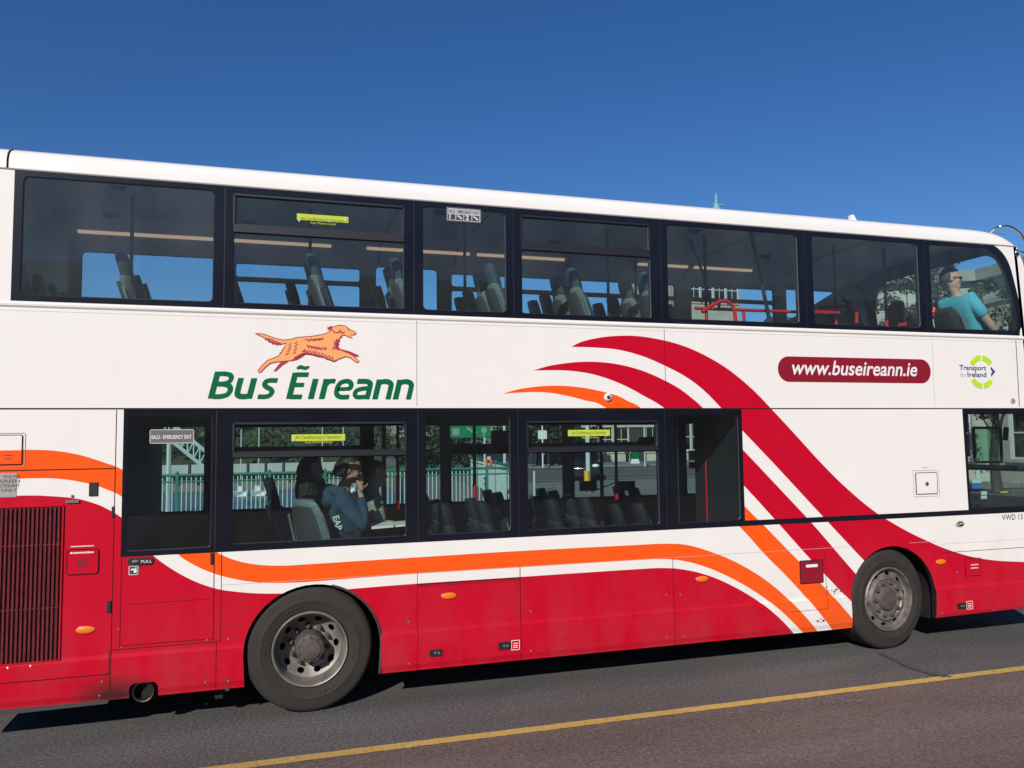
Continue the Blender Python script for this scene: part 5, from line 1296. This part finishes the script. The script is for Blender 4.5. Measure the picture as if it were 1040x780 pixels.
for k, px in enumerate((247, 264, 325, 345)):
    a = at(px, 452, 66); s = .26+.06*k; wz = -2.5
    bt = empty('moored_boat', (a.x, 62, wz), ['smallest white boat, moored leftmost on the river', 'white boat moored beside the smallest one', 'white boat moored behind the blue hoodie wearer', 'larger white boat moored furthest right on the river'][k], 'boat', 'boats moored on the river')
    mb = MB(); mb.hexa([(a.x-1.6*s, 61.5, wz-.1), (a.x+1.5*s, 61.5, wz-.1), (a.x+1.5*s, 62.5, wz-.1), (a.x-1.6*s, 62.5, wz-.1), (a.x-2*s, 61.2, wz+.4), (a.x+2.3*s, 61.7, wz+.45), (a.x+2.3*s, 62.3, wz+.45), (a.x-2*s, 62.8, wz+.4)]); adopt(mb.build('hull', BW), bt)
    mb = MB(); mb.box((a.x-.9*s, 61.6, wz+.42), (a.x+.6*s, 62.4, wz+.8)); adopt(mb.build('cabin', BW), bt); mb = MB(); mb.tube([(a.x, 62, wz+1.2), (a.x, 62, 3.0+.6*k)], .05, 6); adopt(mb.build('mast', PALE), bt)

# buildings
LIME_ = mat('limestone', (.40, .38, .33), .85, noise=(1.2, .25), bump=(5, .4, .02)); LIME2 = mat('grey limestone', (.29, .285, .26), .85, noise=(1.0, .3), bump=(5, .4, .02)); RENDER = mat('cream render', (.50, .47, .38), .9, noise=(.8, .2)); SLATE = mat('roof slate', (.06, .065, .075), .7, noise=(4, .3))
WG = glass_mat('window glass', (.10, .11, .12), 0); COPPER = mat('verdigris copper', (.17, .46, .44), .7, noise=(6, .3)); WOODD = mat('dark door', (.04, .035, .035), .6); ROOM = mat('dark room', (.02, .02, .022), .9); SASH = mat('sash white', (.55, .54, .50), .6)
def facade(root, o, d, Lw, Hh, floors, bays, wm, win=(1.0, 1.8), door=None, depth=8, trim=None):
    """wall in the vertical plane from o along d; floors = list of sill heights"""
    o = Vector(o); d = Vector((*d, 0)).normalized(); nr = Vector((d.y, -d.x, 0))   # outward
    holes = []; kinds = []
    for fz in floors:
        for k in range(bays):
            cx = Lw*(k+.5)/bays
            if door is not None and fz == floors[0] and k in door: holes.append([(cx-.75, .02), (cx+.75, .02), (cx+.75, 2.8), (cx-.75, 2.8)]); kinds.append('door'); continue
            holes.append([(cx-win[0]/2, fz), (cx+win[0]/2, fz), (cx+win[0]/2, fz+win[1]), (cx-win[0]/2, fz+win[1])]); kinds.append('window')
    to = lambda x, z: o+d*x+Vector((0, 0, z))
    w = panel_obj('wall', panel([(0, 0), (Lw, 0), (Lw, Hh), (0, Hh)], holes), to, [wm, wm], None, t=lambda x, z: o+d*x-nr*.35+Vector((0, 0, z)), inner=1); adopt(w, root)
    for hh, kd in zip(holes, kinds):
        x0, z0 = hh[0]; x1, z1 = hh[2]; mb = MB()
        f = lambda x, y, z: tuple(o+d*x-nr*y+Vector((0, 0, z)))
        def bx(xa, xb, ya, yb, za, zb): mb.hexa([f(xa, ya, za), f(xb, ya, za), f(xb, yb, za), f(xa, yb, za), f(xa, ya, zb), f(xb, ya, zb), f(xb, yb, zb), f(xa, yb, zb)])
        if kd == 'window':
            bx(x0, x0+.07, .12, .2, z0, z1); bx(x1-.07, x1, .12, .2, z0, z1); bx(x0+.07, x1-.07, .12, .2, z0, z0+.08); bx(x0+.07, x1-.07, .12, .2, z1-.07, z1); bx(x0+.07, x1-.07, .13, .19, (z0+z1)/2-.03, (z0+z1)/2+.03); bx((x0+x1)/2-.02, (x0+x1)/2+.02, .14, .18, z0+.08, z1-.07)
            fr = adopt(mb.build('window', SASH), root)
            mb = MB(); bx(x0-.1, x1+.1, -.10, .1, z0-.14, z0-.002); adopt(mb.build('sill', wm), fr)
            mb = MB(); mb.quad(f(x0, .16, z0), f(x1, .16, z0), f(x1, .16, z1), f(x0, .16, z1)); adopt(mb.build('pane', WG), fr)
        else:
            bx(x0, x1, .15, .22, z0, z1); adopt(mb.build('door', WOODD), root)
    mb = MB(); f = lambda x, y, z: tuple(o+d*x-nr*y+Vector((0, 0, z))); mb.hexa([f(0, .6, 0), f(Lw, .6, 0), f(Lw, .65, 0), f(0, .65, 0), f(0, .6, Hh), f(Lw, .6, Hh), f(Lw, .65, Hh), f(0, .65, Hh)]); adopt(mb.build('back_wall', ROOM), root)
    for (z0, z1, pr) in (trim or []):
        mb = MB(); mb.hexa([f(-pr, -pr, z0), f(Lw+pr, -pr, z0), f(Lw+pr, -.003, z0), f(-pr, -.003, z0), f(-pr*1.3, -pr*1.3, z1), f(Lw+pr*1.3, -pr*1.3, z1), f(Lw+pr*1.3, -.003, z1), f(-pr*1.3, -.003, z1)]); adopt(mb.build('cornice', wm), root)
# corner building with the heavy cornice
C0 = at(994, 276.3, 20); zc = C0.z; Q = atz(1018, 269.8, zc); dr = Vector((Q.x-C0.x, Q.y-C0.y)).normalized(); Ql = atz(968, 277.3, zc); dl = Vector((Ql.x-C0.x, Ql.y-C0.y)).normalized()
cb_ = empty('cornice_building', (C0.x, C0.y, 0), 'two-storey limestone corner building with a heavy cornice ahead of the bus', 'building')
st = Vector((C0.x, C0.y))+dl*5; en = Vector((C0.x, C0.y))+dr*30
trm = [(zc-.45, zc, .45), (zc-1.5, zc-1.3, .14), (zc*.43, zc*.46, .16), (zc*.36, zc*.38, .10)]
facade(cb_, (st.x, st.y, 0), (-dl.x, -dl.y), 5, zc, [1.0, zc*.52], 2, LIME_, (1.3, 2.2), trim=trm)
facade(cb_, (C0.x, C0.y, 0), (dr.x, dr.y), 30, zc, [1.0, zc*.52], 8, LIME_, (1.4, 2.2), trim=trm)
mb = MB(); mb.add([(st.x, st.y, zc), (C0.x, C0.y, zc), (en.x, en.y, zc), (en.x+20, en.y+2, zc), (C0.x+18, C0.y+24, zc), (st.x+6, st.y+14, zc)], [(0, 1, 2, 3, 4, 5)]); adopt(mb.build('roof', SLATE), cb_)
# row of buildings across the road
def block(label, pa, pb, y, pytop, wm, bays, fl, door=(), trim=None, roof=True, win=(1.2, 1.9)):
    x0 = at(pa, 470, y).x; x1 = at(pb, 470, y).x; h = at((pa+pb)/2, pytop, y).z
    r = empty('street_building', ((x0+x1)/2, y, 0), label, 'building', 'buildings across the road')
    facade(r, (x0, y, .0), (1, 0), x1-x0, h, fl, bays, wm, win, door, trim=trim(h) if trim else [(h-.3, h, .3)])
    if roof: mb = MB(); mb.add([(x0, y+.01, h+.01), (x1, y+.01, h+.01), (x1, y+9, h+.01), (x0, y+9, h+.01), (x0+.0, y+4.5, h+2.2), (x1, y+4.5, h+2.2)], [(0, 1, 5, 4), (1, 2, 5), (2, 3, 4, 5), (3, 0, 4)]); adopt(mb.build('roof', SLATE), r)
    for xa, xb in ((x0+.002, x0+.3), (x1-.3, x1-.002)): mb = MB(); mb.box((xa, y+.36, 0), (xb, y+9, h-.01)); adopt(mb.build('side_wall', wm), r)
    return r, x0, x1, h
block('grey stone building low across the road behind the standing people', 500, 590, FY+.5, 345, LIME2, 6, [.9, 4.2], (1,))
block('cream rendered building across the road behind the black car', 591, 688, FY+.6, 340, RENDER, 6, [.9, 4.2], (0, 3))
tb, tx0, tx1, th = block('tall pale civic building carrying the green copper spire', 690, 756, FY+.5, 240, LIME_, 5, [.9, 4.6, 9.0, 13.0], (2,), trim=lambda h: [(h-.6, h-.1, .45), (8.2, 8.5, .2), (h-2.4, h-2.1, .15)], roof=False, win=(1.1, 2.2))
sp = at(727, 196, 54)
mb = MB(); mb.box((tx0+.1, FY+.9, th), (tx1-.1, FY+12, th+.3)); adopt(mb.build('roof', SLATE), tb)
mb = MB(); mb.lathe([(1.2, th+.3), (1.1, th+1.5), (.8, th+2.4), (.55, sp.z-1.9), (.30, sp.z-1.25), (.14, sp.z-1.0), (.11, sp.z-.4), (.04, sp.z)], (sp.x, 54, 0), 10, axis='z'); mb.tube([(sp.x-.35, 54, sp.z-1.05), (sp.x+.7, 54, sp.z-1.08)], .10, 6); adopt(mb.build('copper_spire', COPPER, None), tb)
r_ = empty('street_building', (8, -34, 0), 'unseen dark brick terrace added behind the camera to darken the lower window reflections', 'building')  # out-of-view terrace, added to darken what the lower glass reflects
BRK = mat('dark brick', (.11, .065, .05), .9, noise=(2, .4))
facade(r_, (60, -32, 0), (-1, 0), 110, 9.0, [1.0, 4.6], 26, BRK, (1.1, 1.8), trim=[(8.7, 9.0, .2)])
mb = MB(); mb.add([(60, -32, 9), (-50, -32, 9), (-50, -40, 9), (60, -40, 9), (60, -36, 11), (-50, -36, 11)], [(0, 1, 5, 4), (2, 3, 4, 5), (1, 2, 5), (3, 0, 4)]); adopt(mb.build('roof', SLATE), r_)
block('slate roofed grey building right of the tall civic one', 757.5, 815, FY+4, 345, LIME2, 5, [.9, 4.0], (2,))
block('pale building past the slate roofed one, ahead of the bus', 817, 880, FY+2, 340, RENDER, 5, [.9, 4.0], (1,))
block('long pale building at the far end of the side street', 402, 498, 84, 425, RENDER, 8, [.9], (1, 4), win=(1.2, 1.4))

# vehicles
CARD = mat('dark blue car paint', (.012, .018, .035), .2, coat=.6); CARK = mat('black car paint', (.008, .009, .010), .18, coat=.7); CARS = mat('silver car paint', (.35, .36, .37), .3, metal=.5, coat=.5); LAMPG = mat('headlamp glass', (.7, .75, .7), .1); CGL = glass_mat('car glass', (.12, .15, .14), 0)
def car(loc, rot, pm, label, tall=0):
    r = empty('parked_car', loc, label, 'car', 'cars on the road across from the bus'); r.rotation_euler = (0, 0, rot)
    M = Matrix.Translation(loc) @ Matrix.Rotation(rot, 4, 'Z')
    def b_(mb, nm, m, smooth=40, bev=0):
        mb.v = [tuple(M @ Vector(v)) for v in mb.v]; return adopt(mb.build(nm, m, None, smooth, bev), r)
    h = 1.45+tall
    prof = [(-2.1, .35), (-2.15, .7), (-2.0, .95), (-1.75, 1.02+tall*.3), (1.0, .98+tall*.3), (1.9, .82+tall*.3), (2.15, .62), (2.15, .30)]
    mb = MB(); n = len(prof)
    vs = [(x, -.85, z) for x, z in prof]+[(x, .85, z) for x, z in prof]
    mb.add(vs, [(i, i+1, n+i+1, n+i) for i in range(n-1)]+[(n-1, 0, n, 2*n-1), tuple(range(n)), tuple(range(n, 2*n))]); body_ = b_(mb, 'body', pm, 30, .05)
    gh = [(-1.8, 1.0+tall*.3), (-1.35, h), (.15, h), (1.0, .98+tall*.3)]
    mb = MB(); vs = [(x, -.80 if z < 1.3 else -.62, z) for x, z in gh]+[(x, .80 if z < 1.3 else .62, z) for x, z in gh]
    mb.add(vs, [(0, 1, 5, 4), (2, 3, 7, 6), (0, 1, 2, 3), (4, 5, 6, 7)]); b_(mb, 'glazing', CGL)
    mb = MB(); mb.box((-1.35, -.62, h-.02), (.15, .62, h+.03)); 
    for sy in (-1, 1):
        for (xa, za, ya), (xb, zb, yb) in ((((-1.8, 1.0+tall*.3, .80)), (-1.35, h, .62)), ((1.0, .98+tall*.3, .80), (.15, h, .62)), ((-.5, 1.0+tall*.3, .80), (-.5, h, .62))): mb.tube([(xa, sy*ya, za), (xb, sy*yb, zb)], .04, 6)
    b_(mb, 'roof', pm)
    for x in (-1.3, 1.35):
        for sy in (-1, 1):
            mb = MB(); mb.lathe([(.0, -.02), (.20, -.02), (.21, -.035), (.32, -.03), (.33, .0), (.33, .18), (.0, .18)], (x, sy*.86-(.0 if sy < 0 else .16), .33), 24)
            b_(mb, 'wheel', TYRE)
    for sy in (-1, 1): mb = MB(); mb.ell((2.08, sy*.62, .72), (.10, .18, .09), 10, 6); b_(mb, 'headlight', LAMPG)
def cg(px, py): x, y = gpt(px, py); return (x, y, 0)
car(cg(592, 486.5), radians(-112), CARK, 'black car facing the camera on the road behind the fourth lower window', .25)
car(cg(440, 471.5), radians(8), CARD, 'dark blue car parked beneath the broad green tree', .1)
car(cg(497, 476.5), radians(-20), CARD, 'dark blue car on the road just past the lifebuoy', .15)
# poles, lifebuoy, bollard post
def post(px, pyb, Y, h, m, label, name='signpost', r=.05):
    a = at(px, pyb, Y); e_ = empty(name, (a.x, Y, 0), label, 'post'); mb = MB(); mb.tube([(a.x, Y, 0), (a.x, Y, h)], r, 10); adopt(mb.build('pole', m), e_); return e_, a.x
ORG = mat('lifebuoy orange', (.75, .10, .03), .5); REFL = mat('pole yellow sleeve', (.75, .38, .03), .5)
e_, x = post(492.3, 470, 16.0, 3.1, PALE, 'slim pale pole carrying the orange lifebuoy at the quay edge', r=.035)
lz = at(496, 470, 15.9).z; lx = at(496.5, 470, 15.9).x
lb = empty('lifebuoy', (lx, 15.9, lz-.3), 'orange lifebuoy ring hung on the pale pole by the railing', 'lifebuoy')
mb = MB(); mb.tube([(lx+.05*cos(a), 15.9-.10*cos(a), lz+.13*sin(a)) for a in [2*pi*k/20 for k in range(21)]], .04, 8, cap=False); adopt(mb.build('ring', ORG, None, smooth=70), lb)
mb = MB(); mb.box((lx-.04, 15.84, lz+.09), (lx+.04, 15.96, lz+.18)); adopt(mb.build('band', BW), lb)
post(512.5, 470, 18.5, 4.2, PALE, 'plain pale pole between the lifebuoy and the road', r=.05)
e_, x = post(597.3, 480, 21, 4.4, PALE, 'grey signpost with a yellow sleeve in front of the black car', r=.085)
mb = MB(); mb.tube([(x-.10, 20.9, .1), (x-.10, 20.9, at(595, 478, 20.9).z)], .10, 10); adopt(mb.build('yellow_sleeve', REFL), e_)
post(655, 470, 42, 4.0, PALE, 'thin pale pole beside the green and white banner', r=.05)
bn = at(645, 470, 45); zb = [at(645, q, 45).z for q in (478, 466, 459)]; mb = MB(); mb.box((bn.x-.30, 45, max(zb[0], .3)), (bn.x+.30, 45.05, zb[1]), 0); mb.box((bn.x-.30, 44.98, zb[1]), (bn.x+.30, 45.07, zb[2]), 1); mb.box((bn.x-.34, 44.96, .12), (bn.x+.34, 45.1, .30), 0)
tag(mb.build('pavement_banner', [BW, GREEN]), 'white banner with a green top standing on the far footpath', 'banner')
e_, x = post(542.5, 480, 19.5, .95, PALE, 'short bollard post on the paved island', 'bollard', .04)
# white information board among trees
bd = at(551, 441.5, 42); mb = MB(); mb.box((bd.x-.3, 42, bd.z-.28), (bd.x+.3, 42.06, bd.z+.28)); mb.tube([(bd.x, 42.03, .1), (bd.x, 42.03, bd.z+.9)], .05, 8); tag(mb.build('information_board', BW), 'white board on a pole above the group of people', 'sign')
# standing people on the far footpath
TOPS = {'red': (.5, .02, .04), 'white': (.62, .62, .6), 'navy': (.02, .035, .08), 'grey': (.2, .2, .2), 'maroon': (.25, .02, .03), 'orange': (.5, .1, .03)}
TM = {k: mat(k+' top', c, .9) for k, c in TOPS.items()}
def stander(px, Y, h, top, leg, label, yaw=0, gz=.12):
    a = at(px, 465, Y); x = a.x; k = h/1.75
    root = empty('person', (x, Y, gz), label, 'person', 'people standing on the far footpath')
    M = Matrix.Translation((x, Y, gz)) @ Matrix.Rotation(yaw, 4, 'Z')
    def v(px_, py_, pz_, r): q = M @ Vector((px_*k, py_*k, pz_*k)); return (*q, r*k)
    pel = v(0, 0, .95, .12); ch = v(0, 0, 1.30, .13); nk = v(0, 0, 1.48, .055); hd = v(.01, 0, 1.62, .085); tp = v(.01, 0, 1.70, .06)
    arms = [[ch, v(0, s*.18, 1.38, .055), v(.0, s*.24, 1.10, .042), v(.10, s*.2, .88, .028), v(.13, s*.2, .80, .022)] for s in (-1, 1)]
    legs = [[pel, v(0, s*.09, .88, .09), v(.02, s*.10, .48, .06), v(-.01, s*.11, .08, .04), v(.12, s*.12, .04, .035)] for s in (-1, 1)]
    me = skin_mesh([[pel, ch, nk, hd, tp]]+arms+legs, 1); me.materials.clear(); me.materials.append(SKIN); put('body', me, root)
    me = skin_mesh([[(*pel[:3], .14*k), (*ch[:3], .155*k)]]+[[(*ch[:3], .155*k), (*a_[1][:3], .075*k), (*a_[2][:3], .06*k), (*a_[3][:3], .04*k)] for a_ in arms], 1); me.materials.clear(); me.materials.append(TM[top]); put('top', me, root)
    me = skin_mesh([[(*pel[:3], .135*k), (*l[1][:3], .105*k), (*l[2][:3], .078*k), (*l[3][:3], .058*k)] for l in legs], 1); me.materials.clear(); me.materials.append(leg); put('trousers', me, root)
    q = M @ Vector((-.012*k, 0, 1.66*k)); mb = MB(); mb.ell(q, (.10*k, .09*k, .10*k), 12, 8); adopt(mb.build('hair', HAIRB, None, smooth=60), root)
stander(537.5, 44.9, 1.78, 'white', JEAN, 'person in a white top at the left end of the footpath group', .4)
stander(542, 44.4, 1.70, 'navy', JEAN, 'person in navy beside the white top, in the footpath group', 1.2)
stander(547, 45.0, 1.72, 'red', JEAN, 'person in a red top nearer the left of the footpath group', 2.5)
stander(552, 44.3, 1.66, 'grey', BLK, 'person in a grey top in the middle of the footpath group', -.6)
stander(557, 44.9, 1.74, 'maroon', JEAN, 'person in a maroon top right of the grey one', 3.0)
stander(563.5, 44.6, 1.80, 'white', BLK, 'person in a white top and black trousers at the right end of the footpath group', -1.4)
stander(637, 44.8, 1.70, 'orange', BLK, 'person in an orange top beside the green and white banner', -1.0)

# ------------------------------------------------------------------ sky, sun, camera
az = Vector((-.65, -1.0)); el = atan2(.675, az.length)
w = bpy.data.worlds.new('World'); S.world = w; w.use_nodes = True; nt = w.node_tree
bg = nt.nodes['Background']; sk = nt.nodes.new('ShaderNodeTexSky'); sk.sky_type = 'NISHITA'; sk.sun_disc = False
sk.sun_elevation = el; sk.sun_rotation = atan2(az.x, az.y); sk.air_density = 1.0; sk.dust_density = .0; sk.ozone_density = 6.0; sk.altitude = 50
hs = nt.nodes.new('ShaderNodeHueSaturation'); hs.inputs['Saturation'].default_value = 1.17; hs.inputs['Hue'].default_value = .508; nt.links.new(sk.outputs[0], hs.inputs['Color']); nt.links.new(hs.outputs[0], bg.inputs[0]); bg.inputs[1].default_value = .09
sl = bpy.data.lights.new('sun', 'SUN'); sl.energy = 4.5; sl.angle = radians(.5); sl.color = (1, .94, .86)
so = bpy.data.objects.new('sun', sl); COL.objects.link(so); sv = Vector((az.x, az.y, .675)); so.rotation_euler = sv.to_track_quat('Z', 'Y').to_euler(); so.location = sv*20
cam = bpy.data.cameras.new('camera'); co = bpy.data.objects.new('camera', cam); COL.objects.link(co); S.camera = co
cam.sensor_width = 36; cam.lens = 36*FC/1040; cam.clip_start = .05; cam.clip_end = 3000
M = Matrix((Rv, Uv, -Fv)).transposed().to_4x4(); M.translation = CAM; co.matrix_world = M
S.view_settings.view_transform = 'Standard'; S.view_settings.look = 'None'; S.view_settings.exposure = 0; S.view_settings.gamma = 1
S.render.engine = 'CYCLES'; S.cycles.max_bounces = 8; S.cycles.transparent_max_bounces = 16; S.cycles.transmission_bounces = 4
